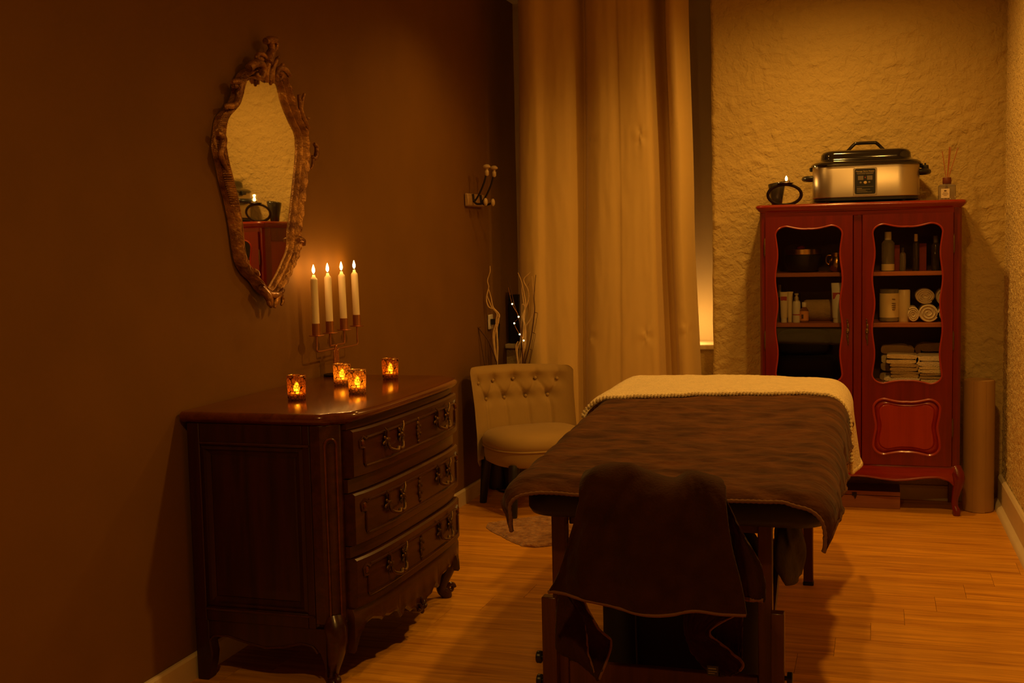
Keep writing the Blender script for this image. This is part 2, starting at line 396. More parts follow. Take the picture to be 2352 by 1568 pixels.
# recess: window wall, ledge block and sill
ww = MB()
ww.box(XL-.05, -1.75, YW, YW+.1, 0, ZC).box(-1.02, X0B+.1, YW, YW+.1, 0, ZC).box(-1.75, -1.02, YW, YW+.1, 0, .80).box(-1.75, -1.02, YW, YW+.1, 2.35, ZC)
struct('wall_window', ww, 'smooth_cream')
struct('wall_sill', MB().box(XL, X0B+.02, 6.36, YW, 0, .73), 'plaster')
struct('trim_1', MB().box(XL+.001, X0B+.012, 6.325, YW, .73, .757), 'base_paint', bevel=.006)
w1 = struct('window_1', MB().box(-1.75, -1.70, YW+.02, YW+.08, .80, 2.35).box(-1.07, -1.02, YW+.02, YW+.08, .80, 2.35).box(-1.70, -1.07, YW+.02, YW+.08, 2.30, 2.35).box(-1.70, -1.07, YW+.02, YW+.08, .80, .85).box(-1.405, -1.365, YW+.02, YW+.08, .85, 2.30), 'base_paint')
obj('pane', MB().box(-1.70, -1.405, YW+.045, YW+.05, .85, 2.30), 'pane', w1); obj('pane', MB().box(-1.365, -1.07, YW+.045, YW+.05, .85, 2.30), 'pane', w1)
# right wall, grainy stucco, running very slightly outwards towards the camera
def xr(y): return .590+(5.85-y)*.012
def right_fn(u, v):
    y = lerp(YF, 4.6, u/.15) if u < .15 else lerp(4.6, YB+.03, (u-.15)/.85); z = lerp(0, ZC, v)
    return (xr(y)-.003*abs(nz(y, z, 9, 14))-.0045*max(-.2, nz(y, z, 2, 48))-.003*nz(y, z, 5, 90), y, z)
struct('wall_right', MB().grid(380, 400, right_fn), 'stucco', recalc=False)
struct('wall_front', MB().box(XL-.1, XR+.2, YF-.1, YF, 0, ZC), 'smooth_cream')
struct('ceiling', MB().box(XL-.1, XR+.2, YF-.1, YW+.1, ZC, ZC+.08), 'ceiling')
# baseboards
struct('baseboard_left', MB().prism([(0, 0), (.014, 0), (.014, .070), (.009, .078), (0, .078)], lambda u, v, w: (XL+.0016+u, w, v), YF, 6.36), 'base_paint', smooth=20)
br = MB(); prof = [(0, 0), (.046, 0), (.044, .012), (.036, .022), (.022, .028), (.020, .030), (.020, .132), (.012, .142), (0, .142)]
br.loft([[(xr(y)-.003-u, y, v) for u, v in prof] for y in (YF, 6.13)])
struct('baseboard_right', br, 'base_paint', smooth=30)
struct('baseboard_back', MB().prism([(0, 0), (.018, 0), (.018, .060), (.010, .072), (0, .072)], lambda u, v, w: (w, YB-.008-u, v), X0B+.01, XR-.05), 'base_paint', smooth=20)

# ------------------------------------------------------------------ chest of drawers
DY0, DY1 = 3.07, 4.07
YM = (DY0+DY1)/2
CT = .838
com = thing('chest_of_drawers', (-1.75, YM, 0), 'dark mahogany three-drawer chest with bowed front against brown wall', 'chest of drawers')
def xf(y): return -1.517+.032*(1-abs((y-YM)/.5)**6)+.014*(1-((y-YM)/.5)**2)      # bowed front
# top: bowed front, canted corners, moulded edge
def top_outline(e):
    pts = [(-2.018, DY0-.012-e), (-1.575, DY0-.012-e), (-1.545+e*.5, DY0-.004-e*.6), (-1.522+e, DY0+.028)]
    pts += [(xf(y)+.016+e, y) for y in [DY0+.05+(DY1-DY0-.10)*i/24 for i in range(25)]]
    pts += [(-1.522+e, DY1-.028), (-1.545+e*.5, DY1+.004+e*.6), (-1.575, DY1+.012+e), (-2.018, DY1+.012+e)]
    return pts
rings = [[(x, y, z) for x, y in top_outline(e)] for e, z in [(-.012, CT-.034), (-.008, CT-.030), (.000, CT-.027), (.006, CT-.020), (.008, CT-.013), (.005, CT-.006), (-.004, CT-.001), (-.012, CT)]]
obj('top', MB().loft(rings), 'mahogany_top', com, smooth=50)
# left side (towards the camera): stiles, rails, sunk panel
sx0, sx1 = -2.008, -1.565
for nm, b in (('stile', (sx0, sx0+.042, .19, CT-.034)), ('stile', (sx1-.055, sx1-.0305, .19, CT-.034)), ('rail', (sx0+.042, sx1-.055, .735, CT-.034)), ('rail', (sx0+.042, sx1-.055, .19, .235))):
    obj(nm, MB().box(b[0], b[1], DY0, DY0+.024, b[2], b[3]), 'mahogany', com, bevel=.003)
sp = MB(); a0, a1, b0, b1 = sx0+.042, sx1-.055, .235, .735
steps = [(0, .006), (.012, .002), (.016, .010), (.030, .014), (.034, .011), (.06, .009)]
sp.loft([[(a0+e, DY0+d, b0+e), (a1-e, DY0+d, b0+e), (a1-e, DY0+d, b1-e), (a0+e, DY0+d, b1-e)] for e, d in steps], caps=False)
e, d = steps[-1]; sp.add([(a0+e, DY0+d, b0+e), (a1-e, DY0+d, b0+e), (a1-e, DY0+d, b1-e), (a0+e, DY0+d, b1-e)], [(0, 1, 2, 3)])
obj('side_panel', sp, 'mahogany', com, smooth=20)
def side_low(t): return interp([(0, .06), (.03, .115), (.08, .137), (.2, .140), (.35, .125), (.52, .113), (.66, .120), (.82, .137), (.92, .130), (.97, .10), (1, .04)], t)
sa = MB(); n = 44
sa.loft([[(lerp(sx0+.02, sx1-.0, t), DY0+dy, zt) for dy, zt in ((.004, .19), (.022, .19), (.022, side_low(t)), (.010, side_low(t)), (.002, side_low(t)+.006))] for t in [i/n for i in range(n+1)]])
obj('side_apron', sa, 'mahogany', com, smooth=30)
obj('bead', MB().tube([(lerp(sx0+.03, sx1-.01, t), DY0+.002, side_low(t)+.006) for t in [i/n for i in range(2, n-1)]], .0035, 6), 'mahogany_y', com)
obj('bead', MB().tube([(sx0+.044, DY0-.001, .228), (sx1-.032, DY0-.001, .228)], .004, 6), 'mahogany_y', com)
obj('bead', MB().tube([(sx0+.044, DY0-.001, .742), (sx1-.032, DY0-.001, .742)], .004, 6), 'mahogany_y', com)
# far side, back, carcass core
obj('side_panel', MB().box(sx0, sx1, DY1-.024, DY1, .13, CT-.034), 'mahogany', com, bevel=.003)
obj('back_panel', MB().box(sx0, sx0+.012, DY0+.024, DY1-.024, .13, CT-.034), 'mahogany', com)
obj('bottom_board', MB().box(sx0+.012, -1.54, DY0+.024, DY1-.024, .20, .215), 'mahogany', com)
# canted corner posts with a fluted field, cabriole legs under them
for yc, sg in ((DY0, 1), (DY1, -1)):
    P = [(-1.595, yc), (-1.562, yc), (-1.514, yc+sg*.040), (-1.514, yc+sg*.066), (-1.595, yc+sg*.066)]
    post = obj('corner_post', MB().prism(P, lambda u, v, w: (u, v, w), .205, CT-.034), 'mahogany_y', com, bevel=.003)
    na = Vector((.04, -.048*sg, 0)).normalized() if sg > 0 else Vector((.04, .048, 0)).normalized()
    mid = Vector((-1.538, yc+sg*.020, 0)); tv = Vector((.048, .040*sg, 0)).normalized()
    def pp(s_, z): return mid+tv*s_+na*.002+Vector((0, 0, z))
    loop = [pp(-.017, .225), pp(.017, .225)]+[pp(.017*math.cos(a), .745+.017*math.sin(a)) for a in [PI*i/10 for i in range(11)]]
    obj('moulding', MB().tube(loop, .0035, 6, closed=True), 'mahogany_top', post)
    obj('flute', MB().loft([[pp(-.011, .235)+na*.001, pp(-.004, .235)+na*.004, pp(.004, .235)+na*.004, pp(.011, .235)+na*.001], [pp(-.011, .742)+na*.001, pp(-.004, .75)+na*.004, pp(.004, .75)+na*.004, pp(.011, .742)+na*.001]]), 'mahogany_y', post)
    path = [(-1.553, yc+sg*.035, .215), (-1.540, yc+sg*.022, .185), (-1.536, yc+sg*.016, .150), (-1.546, yc+sg*.022, .105), (-1.562, yc+sg*.033, .060), (-1.566, yc+sg*.034, .032), (-1.554, yc+sg*.024, .016), (-1.55, yc+sg*.022, 0)]
    rad = [.036, .036, .032, .026, .021, .020, .022, .020]
    sp_ = spline(path, 5); rr = [interp([(i/(len(rad)-1), r) for i, r in enumerate(rad)], k/(len(sp_)-1)) for k in range(len(sp_))]
    leg = obj('leg', MB().tube(sp_, rr, 12), 'mahogany_y', com)
    dv = Vector((.75, -.66*sg, 0))
    c = Vector((-1.548, yc+sg*.020, .034))
    sc = [c+dv*(.016*math.cos(a)*(1-a/13)+.012)+Vector((0, 0, .016*math.sin(a)*(1-a/13))) for a in [i*.45 for i in range(18)]]
    obj('scroll', MB().tube(sc, [.009]*12+[.008, .007, .006, .005, .004, .003], 8), 'mahogany_y', leg)
for yc, sg in ((DY0, 1), (DY1, -1)):     # straight-backed rear legs
    prof = [(-2.010, .20), (-1.962, .20), (-1.960, .13), (-1.952, .085), (-1.957, .05), (-1.968, .015), (-1.970, 0), (-2.008, 0)]
    obj('leg', MB().prism(prof, lambda u, v, w: (u, w, v), yc+.001*sg, yc+.045*sg), 'mahogany', com, bevel=.004)
# front: rails and three drawers following the bow
def bow_slab(y0, y1, z0, z1, dx0, dx1, chamf=.0, n=20):
    rs = []
    for i in range(n+1):
        y = lerp(y0, y1, i/n); x = xf(y)
        rs.append([(x+dx0, y, z0), (x+dx1-chamf, y, z0), (x+dx1, y, z0+chamf*.8), (x+dx1, y, z1-chamf*.8), (x+dx1-chamf, y, z1), (x+dx0, y, z1)])
    return rs
for z0, z1 in ((.785, CT-.034), (.595, .635), (.398, .432)):
    obj('rail', MB().loft(bow_slab(DY0+.05, DY1-.05, z0, z1, -.03, .0)), 'mahogany_y', com, smooth=30)
def bronze_handle(y, z, par):
    h = MB()
    ends = []
    for s_ in (-1, 1):
        yy = y+s_*.055; x = xf(yy)+.022; c = Vector((x, yy, z+.012)); ends.append(c)
        h.ell(c, (.008, .009, .011), 10, 6)
        for k in range(7):                                  # leaf rosette
            a = 2*PI*k/7+s_*.3+.2; ln = (.020 if k % 2 else .027)
            q = Matrix.Rotation(a, 3, 'X')
            h.ell(c+Vector((.0, math.cos(a)*ln*.6, math.sin(a)*ln*.6)), (.004, ln*.55, .0065), 8, 5, q)
        h.tube([c+Vector((.004, 0, .01)), c+Vector((.007, s_*.006, .028)), c+Vector((.002, s_*.016, .040))], [.005, .004, .002], 6)
    x = xf(y)+.03
    pts = [ends[0]+Vector((.006, 0, -.008)), (x, y-.052, z-.014), (x+.008, y-.032, z-.024), (x+.010, y-.012, z-.027), (x+.006, y, z-.021), (x+.010, y+.012, z-.027), (x+.008, y+.032, z-.024), (x, y+.052, z-.014), ends[1]+Vector((.006, 0, -.008))]
    sp_ = spline(pts, 4); h.tube(sp_, [.0042+.0018*math.sin(PI*i/(len(sp_)-1)) for i in range(len(sp_))], 8)
    h.ell((x+.007, y, z-.029), (.005, .006, .008), 8, 6)
    return obj('handle', h, 'bronze', par, label='ornate bronze bail handle')
for z0, z1 in ((.638, .783), (.434, .592), (.243, .395)):
    dr = obj('drawer', MB().loft(bow_slab(DY0+.056, DY1-.056, z0, z1, -.03, .017, .007)), 'mahogany_y', com, smooth=30)
    ya, yb = DY0+.095, DY1-.095
    def fp(y, z, d=.018): return (xf(y)+d, y, z)
    za, zb = z0+.030, z1-.030
    loop = [fp(lerp(ya+.02, yb-.02, i/16), za) for i in range(17)]
    loop += [fp(yb-.012, lerp(za+.01, zb-.03, i/4)) for i in range(5)]+[fp(yb+.008, zb-.026), fp(yb+.010, zb-.006), fp(yb-.006, zb+.006), fp(yb-.024, zb-.004)]
    loop += [fp(lerp(yb-.03, ya+.03, i/16), zb) for i in range(17)]
    loop += [fp(ya+.024, zb-.004), fp(ya+.006, zb+.006), fp(ya-.010, zb-.006), fp(ya-.008, zb-.026)]+[fp(ya+.012, lerp(zb-.03, za+.01, i/4)) for i in range(5)]
    obj('moulding', MB().tube(loop, .0042, 6, closed=True), 'mahogany_y', dr)
    for yy in (ya+.004, yb-.004): obj('carved_boss', MB().ell((xf(yy)+.018, yy, zb-.012), (.006, .008, .011), 10, 6), 'mahogany_top', dr)
    zc = (z0+z1)/2+.004
    bronze_handle(YM-.205, zc, dr); bronze_handle(YM+.225, zc, dr)
    es = MB(); x = xf(YM)+.018
    for dz, w, h in ((0, .014, .020), (.022, .010, .012), (-.022, .010, .012), (.036, .006, .009), (-.037, .006, .009)): es.ell((x, YM, zc+dz), (.005, w, h), 10, 6)
    for s_ in (-1, 1):
        for dz in (.012, -.012): es.ell((x+.003, YM+s_*.012, zc+dz), (.004, .005, .007), 8, 5)
    obj('escutcheon', es, 'bronze', dr, label='bronze keyhole plate')
# scalloped front apron with carved centre
def apr_low(t):
    t = abs(t)
    return interp([(0, .096), (.05, .100), (.09, .122), (.12, .128), (.2, .128), (.29, .152), (.32, .148), (.37, .128), (.42, .160), (.47, .166), (.56, .166), (.63, .176), (.66, .165), (.70, .176), (.80, .190), (.88, .186), (.96, .15), (1, .11)], t)
rs = []; n = 90
for i in range(n+1):
    t = -1+2*i/n; y = YM+t*(DY1-DY0-.09)/2; x = xf(y); zl = apr_low(t)
    rs.append([(x-.012, y, .243), (x+.004, y, .243), (x+.012, y, .222), (x+.010, y, zl+.018), (x+.014, y, zl+.008), (x+.008, y, zl), (x-.012, y, zl)])
ap = obj('apron', MB().loft(rs), 'mahogany_y', com, smooth=35)
cv = MB(); x = xf(YM)+.014
for dy, dz, r, a in ((-.012, .118, .020, .5), (.012, .118, .020, -.5), (0, .138, .014, 0), (-.026, .112, .012, 1.0), (.026, .112, .012, -1.0), (0, .104, .012, 0)):
    cv.ell((x, YM+dy, dz), (.008, .007, r), 10, 6, Matrix.Rotation(a, 3, 'X'))
obj('carved_shell', cv, 'mahogany_y', ap)

# ------------------------------------------------------------------ mirror on the left wall
def mz(q): # zoom pixel -> (y, z) on the wall
    p = atx(460+q[0]/2.3067, 60+q[1]/2.3067, XL+.03); return (p.y, p.z)
inner_px = [(335, 285), (405, 285), (428, 335), (438, 390), (458, 450), (488, 520), (510, 570), (517, 640), (512, 720), (505, 800), (495, 900), (485, 1000), (475, 1090), (475, 1150), (466, 1200), (448, 1245), (430, 1290), (405, 1340), (372, 1392), (337, 1352), (312, 1322), (290, 1290), (265, 1250), (247, 1180), (235, 1050), (215, 920), (195, 830), (170, 730), (154, 640), (146, 560), (162, 490), (200, 430), (225, 370), (242, 310), (268, 275)]
outer_px = [(335, 200), (405, 235), (440, 270), (470, 340), (492, 420), (522, 510), (545, 555), (552, 640), (556, 720), (546, 800), (535, 900), (525, 1000), (514, 1090), (516, 1150), (508, 1210), (486, 1270), (462, 1330), (435, 1385), (380, 1440), (318, 1400), (285, 1350), (245, 1310), (215, 1255), (200, 1180), (182, 1050), (158, 920), (135, 830), (115, 730), (98, 640), (103, 560), (118, 480), (165, 425), (190, 370), (205, 300), (240, 235)]
inn = [Vector((0, *mz(q))) for q in inner_px]; outr = [Vector((0, *mz(q))) for q in outer_px]
def twist(b):
    b.v = [(x+.037*(y-3.34), y, z) for x, y, z in b.v]; return b       # the mirror hangs turned a little towards the door
inn_s = spline(inn, 4, True); out_s = spline(outr, 4, True)
c0 = sum(inn, Vector())/len(inn)
mir = thing('wall_mirror', (XL+.002, c0.y, 1.14), 'tall carved gilt rococo mirror hanging on brown wall', 'mirror')
prof = [(-.04, .003), (0, .012), (.10, .022), (.20, .024), (.30, .014), (.38, .020), (.52, .034), (.68, .038), (.84, .030), (.95, .016), (1, .002)]
rings = []
for k in range(len(inn_s)):
    a, b = inn_s[k], out_s[k]
    rings.append([(XL+.002+h+(.003*math.sin(k*1.9) if .45 < t < .9 else 0), lerp(a.y, b.y, t), lerp(a.z, b.z, t)) for t, h in prof])
fm = MB(); n = len(prof); mm = len(rings)
for r in rings: fm.v += r
for i in range(mm):
    for j in range(n-1): fm.f.append((i*n+j, ((i+1) % mm)*n+j, ((i+1) % mm)*n+j+1, i*n+j+1))
obj('frame', twist(fm), 'gilt', mir, smooth=60)
gl = MB(); gp = [lerp(1.0, 1.0, 0)*p+(p-c0)*.02 for p in inn_s]
gl.add([(XL+.010, p.y, p.z) for p in gp], [tuple(range(len(gp)))])
obj('mirror_glass', twist(gl), 'mirror', mir)
def leafy(pts_px, rads, h=.036, flat=.7):
    pts = [Vector((XL+.004+h*(1 if not isinstance(q, tuple) or len(q) < 3 else q[2]), *mz(q[:2]))) for q in pts_px]
    s_ = spline(pts, 5); rr = [interp([(i/(len(rads)-1), r) for i, r in enumerate(rads)], k/(len(s_)-1)) for k in range(len(s_))]
    return s_, rr
def orn(name, strokes, label=None):
    b = MB()
    for px, rads in strokes:
        s_, rr = leafy(px, rads); b.tube(s_, rr, 8)
    return obj(name, twist(b), 'gilt', mir, smooth=60, label=label)
orn('crest', [([(330, 195), (345, 150), (350, 120), (345, 95), (340, 75)], [.018, .017, .012, .014, .017]),
              ([(318, 82), (340, 76), (368, 76)], [.012, .014, .012]),
              ([(362, 80), (376, 100), (366, 130), (350, 150)], [.006, .007, .007, .004]),
              ([(330, 300), (322, 260), (330, 210), (345, 170), (352, 150)], [.005, .012, .011, .010, .006]),
              ([(358, 305), (352, 260), (358, 215), (372, 185), (385, 165)], [.005, .011, .010, .009, .004]),
              ([(345, 315), (342, 280), (345, 240)], [.004, .010, .010]),
              ([(300, 180), (275, 170), (285, 150), (310, 155), (325, 175)], [.010, .009, .008, .008, .006]),
              ([(235, 225), (265, 200), (300, 205), (312, 240), (300, 272), (280, 268), (278, 250)], [.014, .016, .013, .011, .010, .009, .006]),
              ([(440, 265), (420, 235), (395, 225), (378, 240), (374, 270), (390, 285), (402, 272)], [.009, .010, .010, .010, .009, .008, .005]),
              ([(395, 225), (405, 205), (412, 212)], [.007, .006, .003])], 'carved scroll crest on top of the mirror frame')
orn('scroll', [([(150, 300), (175, 295), (192, 305), (186, 350), (182, 390), (165, 420), (140, 425), (122, 425), (125, 440)], [.006, .012, .012, .013, .012, .012, .010, .008, .005]), ([(158, 318), (175, 322), (185, 335)], [.008, .008, .006])])
orn('scroll', [([(78, 570), (92, 575), (108, 600), (104, 640), (96, 680), (110, 720), (128, 760)], [.008, .012, .013, .012, .010, .009, .005]), ([(105, 640), (115, 690), (125, 730)], [.007, .008, .005])])
orn('scroll', [([(485, 365), (490, 400), (498, 450), (515, 500), (535, 545)], [.006, .008, .009, .009, .007]), ([(513, 362), (503, 400), (502, 440)], [.006, .006, .004]), ([(522, 490), (538, 492)], [.006, .004])])
orn('scroll', [([(562, 625), (575, 645), (574, 685), (562, 705), (552, 690)], [.006, .009, .010, .008, .005]), ([(558, 700), (556, 735), (546, 760)], [.006, .006, .003])])
for st_ in (([(488, 1134), (500, 1130), (512, 1142), (514, 1165)], [.007, .009, .009, .006]), ([(262, 1292), (278, 1302), (288, 1322)], [.007, .008, .005])): orn('scroll', [st_])
orn('bottom_ornament', [([(300, 1385), (330, 1425), (345, 1460), (352, 1490)], [.010, .014, .012, .006]), ([(410, 1395), (385, 1430), (372, 1465), (368, 1492)], [.008, .011, .010, .005]), ([(340, 1420), (370, 1425), (400, 1420)], [.010, .012, .009]), ([(335, 1440), (340, 1470), (350, 1485)], [.008, .008, .005]), ([(405, 1430), (408, 1455), (400, 1478)], [.007, .008, .004])])
# gadroon ribs along the upper left of the frame
rb = MB()
for k in range(len(inn_s)):
    a, b = inn_s[k], out_s[k]
    if b.y < c0.y and 1.45 < b.z < 1.95:
        for q in (0, .5):
            a2 = a.lerp(inn_s[(k+1) % mm], q); b2 = b.lerp(out_s[(k+1) % mm], q)
            rb.tube([(XL+.030, *a2.lerp(b2, .42).yz), (XL+.041, *a2.lerp(b2, .65).yz), (XL+.024, *a2.lerp(b2, .95).yz)], [.003, .0045, .003], 5)
obj('gadroon_ribs', twist(rb), 'gilt', mir)

# ------------------------------------------------------------------ candelabra, four candles
FLAME_W = .25
XC = -1.966
cy = [3.871, 3.983, 4.105, 4.222]
cz = [1.047, 1.048, 1.051, 1.057]
ccx, ccy = XC, 4.028
cd = thing('candelabra', (ccx, ccy, CT), 'copper four-armed candle holder on the chest of drawers', 'candelabra')
obj('base', MB().lathe([(.049, CT), (.050, CT+.003), (.049, CT+.007), (.02, CT+.009), (.012, CT+.014)], ccx, ccy, 32), 'iron', cd)
for i in range(4):
    y1 = cy[i]; ys = ccy+(i-1.5)*.0115; zt = cz[i]-.045
    zb = (.943, .956, .956, .940)[i]
    ar = spline([(XC, ys, CT+.008), (XC, ys, zb-.02), (XC, ys, zb-.004), (XC, lerp(ys, y1, .12), zb), (XC, lerp(ys, y1, .88), zb), (XC, y1, zb+.006), (XC, y1, zb+.02), (XC, y1, zt)], 4)
    arm = obj('arm', MB().tube(ar, .0032, 8), 'copper', cd)
    obj('drip_plate', MB().lathe([(.027, zt), (.029, zt+.002), (.026, zt+.0035)], XC, y1, 24), 'copper', arm)
    obj('cup', MB().lathe([(.0155, zt+.003), (.0155, zt+.046), (.0135, zt+.046), (.0135, zt+.008)], XC, y1, 20), 'copper', arm)
names = ['taper candle leaning slightly, nearest the mirror', 'taper candle second from the mirror on copper holder', 'taper candle third from the mirror on copper holder', 'taper candle farthest from the mirror on copper holder']
for i in range(4):
    y1 = cy[i]; zb = cz[i]-.036; zt = 1.2265+.003*i; lean = (-.006, -.004, -.008, -.009)[i]
    cn = thing('taper_candle', (XC, y1, zb), 'lit cream '+names[i], 'candle', 'lit taper candles on the copper holder')
    def cp(z): return (XC, y1+lean*(z-zb)/(zt-zb), z)
    rr = [(.0135, zb), (.0135, zt-.022), (.0128, zt-.016), (.0062, zt-.008), (.0050, zt-.002), (.003, zt)]
    b = MB().loft([[(cp(z)[0]+r*math.cos(2*PI*j/20), cp(z)[1]+r*math.sin(2*PI*j/20), z) for j in range(20)] for r, z in rr])
    obj('wax', b, 'wax', cn)
    obj('wick', MB().tube([cp(zt-.002), cp(zt+.008)], .001, 6), 'wick', cn)
    fx, fy, _ = cp(zt)
    obj('flame', MB().lathe([(.0008, zt+.004), (.0042, zt+.009), (.0056, zt+.015), (.0050, zt+.022), (.0028, zt+.030), (.0004, zt+.037)], fx, fy, 14), 'flame', cn)
    l = bpy.data.lights.new('candle_flame', 'POINT'); l.energy = FLAME_W; l.color = (1, .38, .07); l.shadow_soft_size = .004
    lo = bpy.data.objects.new('candle_flame', l); COL.objects.link(lo); lo.location = (fx, fy, zt+.019)

# ------------------------------------------------------------------ four mosaic votive glasses
vot = [((682, 918), 'votive_dark', 'dark red mosaic tealight glass standing alone at the near end of the chest', 1.0, .031),
       ((786, 884), 'votive_light', 'orange mosaic tealight glass half hidden behind another one', .95, .031),
       ((821, 903), 'votive_light', 'orange mosaic tealight glass in front of its twin on the chest', 1.0, .031),
       ((897, 870), 'votive_dark', 'dark red mosaic tealight glass at the far end of the chest', .95, .031)]
for (px, py), mt, lab, s_, r in vot:
    p = atz(px, py, CT); x, y = p.x, p.y
    v = thing('votive_glass', (x, y, CT), lab, 'candle holder', 'mosaic tealight glasses on the chest')
    H = .079*s_
    obj('glass_cup', MB().lathe([(.027, CT), (.0285, CT+.004), (r, CT+H), (r-.0025, CT+H), (.026, CT+.009), (.002, CT+.008)], x, y, 28), mt, v)
    rim = [(x+(r-.001)*math.cos(a), y+(r-.001)*math.sin(a), CT+H) for a in [2*PI*i/28 for i in range(28)]]
    obj('rim', MB().tube(rim, .0013, 6, closed=True), 'brass', v)
    obj('tealight', MB().lathe([(.018, CT+.009), (.019, CT+.022), (.017, CT+.022), (.016, CT+.018)], x, y, 20), 'wax', v)
    obj('flame', MB().lathe([(max(.0006, .0135*math.sin(PI*t)**.7*(1-.5*t)), CT+.018+.044*t) for t in [i/12 for i in range(13)]], x, y, 12), 'tiny_flame', v)
    l = bpy.data.lights.new('tealight_glow', 'POINT'); l.energy = .09; l.color = (1, .50, .07); l.shadow_soft_size = .004
    lo = bpy.data.objects.new('tealight_glow', l); COL.objects.link(lo); lo.location = (x, y, CT+.034)

# ------------------------------------------------------------------ tufted chair in the corner
ch = thing('accent_chair', (-1.665, 5.625, 0), 'low beige velvet accent chair with button-tufted back, in the corner', 'chair', rz=math.radians(40))
def back_mid(a, z):
    lean = .075*max(0, (z-.36))/.33
    return Vector((.262*math.sin(a*1.15)/math.sin(1.15), .205-.115*abs(a)**2.4+lean*(1-.3*abs(a)), z))
TR = [(-.74, .618), (-.37, .622), (0, .622), (.37, .620), (.74, .616)]; BR = [(-.56, .532), (-.19, .530), (.18, .530), (.55, .532)]
def tuft(a, z):
    x = a*.27; d = .012*(1-abs(a)**6)
    for ba, bz in TR+BR:
        q = ((x-ba*.27)/.030)**2+((z-bz)/.026)**2; d -= .027*math.exp(-q)
    for ba, bz in BR:
        if z < bz: d -= .010*math.exp(-((x-ba*.27)/.008)**2)*min(1, (bz-z)/.03)
    for ba, bz in TR:
        if z > bz: d -= .007*math.exp(-((x-ba*.27)/.008)**2)*min(1, (z-bz)/.02)
    for (a1, z1) in TR:
        for (a2, z2) in BR:
            if abs(a1-a2) < .25:
                t = (z-z2)/(z1-z2)
                if 0 < t < 1: d -= .0105*math.exp(-((x-.27*lerp(a2, a1, t))/.008)**2)
    return d
def back_fn(u, v):
    # v runs up the front face, over the rolled top edge, down the rear
    a = -1+2*u
    zt = .672+.006*(a*a)-.016*max(0, a)
    if v < .62:
        z = lerp(.235, zt, v/.62); p = back_mid(a, z); th = .030+tuft(a, z)*sstep(.30, .40, z)
        off = -th
    elif v < .80:
        t = (v-.62)/.18; ang = PI*t; p = back_mid(a, zt); p.z += .024*math.sin(ang); off = -.030*math.cos(ang)+.014*math.sin(ang)
        off += tuft(a, zt)*(-.6)*(1-t)
    else:
        t = (v-.80)/.20; z = lerp(zt, .20, t); p = back_mid(a, z); off = .030-.012*t
    n = Vector((-.62*a*abs(a), 1, 0)).normalized()
    flare = .012*sstep(.55, .72, p.z)*abs(a)**3
    p += n*(off)+Vector((math.copysign(flare, a), 0, 0))
    return p
bm_ = MB().grid(97, 91, back_fn)
for u in (0, 1):                              # close the two upright edges
    e = [Vector(back_fn(u, j/90)) for j in range(91)]; k = len(bm_.v); bm_.v += [tuple(p) for p in e]
    for j in range(45): bm_.f.append((k+j, k+j+1, k+89-j, k+90-j))
bk = obj('backrest', bm_, 'velvet', ch, smooth=70, local=True)
for ba, bz in TR+BR:
    p = back_mid(ba, bz)-Vector((-.62*ba*abs(ba), 1, 0)).normalized()*(.030-.012)
    obj('button', MB().ell(p, (.009, .008, .009), 10, 6), 'velvet', bk, local=True)
def seat_ring(s_, z, n=56, yo=0):
    out = []
    for j in range(n):
        a = 2*PI*j/n; c, s = math.cos(a), math.sin(a); e = .72 if s < 0 else .5
        out.append((.255*s_*math.copysign(abs(c)**e, c), -.05+yo+(.235 if s < 0 else .205)*s_*math.copysign(abs(s)**(.8 if s < 0 else .6), s), z))
    return out
obj('seat_frame', MB().loft([seat_ring(.93, .240), seat_ring(.965, .246), seat_ring(.985, .28), seat_ring(.99, .318)]), 'velvet', ch, local=True, smooth=50)
st = obj('seat_cushion', MB().loft([seat_ring(.98, .318), seat_ring(1.01, .328), seat_ring(1.02, .345), seat_ring(.995, .368), seat_ring(.93, .386), seat_ring(.80, .398), seat_ring(.55, .405), seat_ring(.2, .408)]), 'velvet', ch, local=True, smooth=60)
obj('piping', MB().tube(seat_ring(1.0, .320), .0055, 8, closed=True), 'velvet', st, local=True)
for sx, sy, ex, ey in ((-1, -1, -.19, -.20), (1, -1, .19, -.20), (-1, 1, -.195, .135), (1, 1, .195, .135)):
    obj('leg', MB().tube([(ex, ey, .245), (ex+sx*.004, ey+sy*.006, .23), (ex+sx*.018, ey+sy*(.035 if sy > 0 else .022), .004), (ex+sx*.018, ey+sy*(.035 if sy > 0 else .022), 0)], [.028, .027, .0185, .017], 14), 'black_leg', ch, local=True, smooth=50)

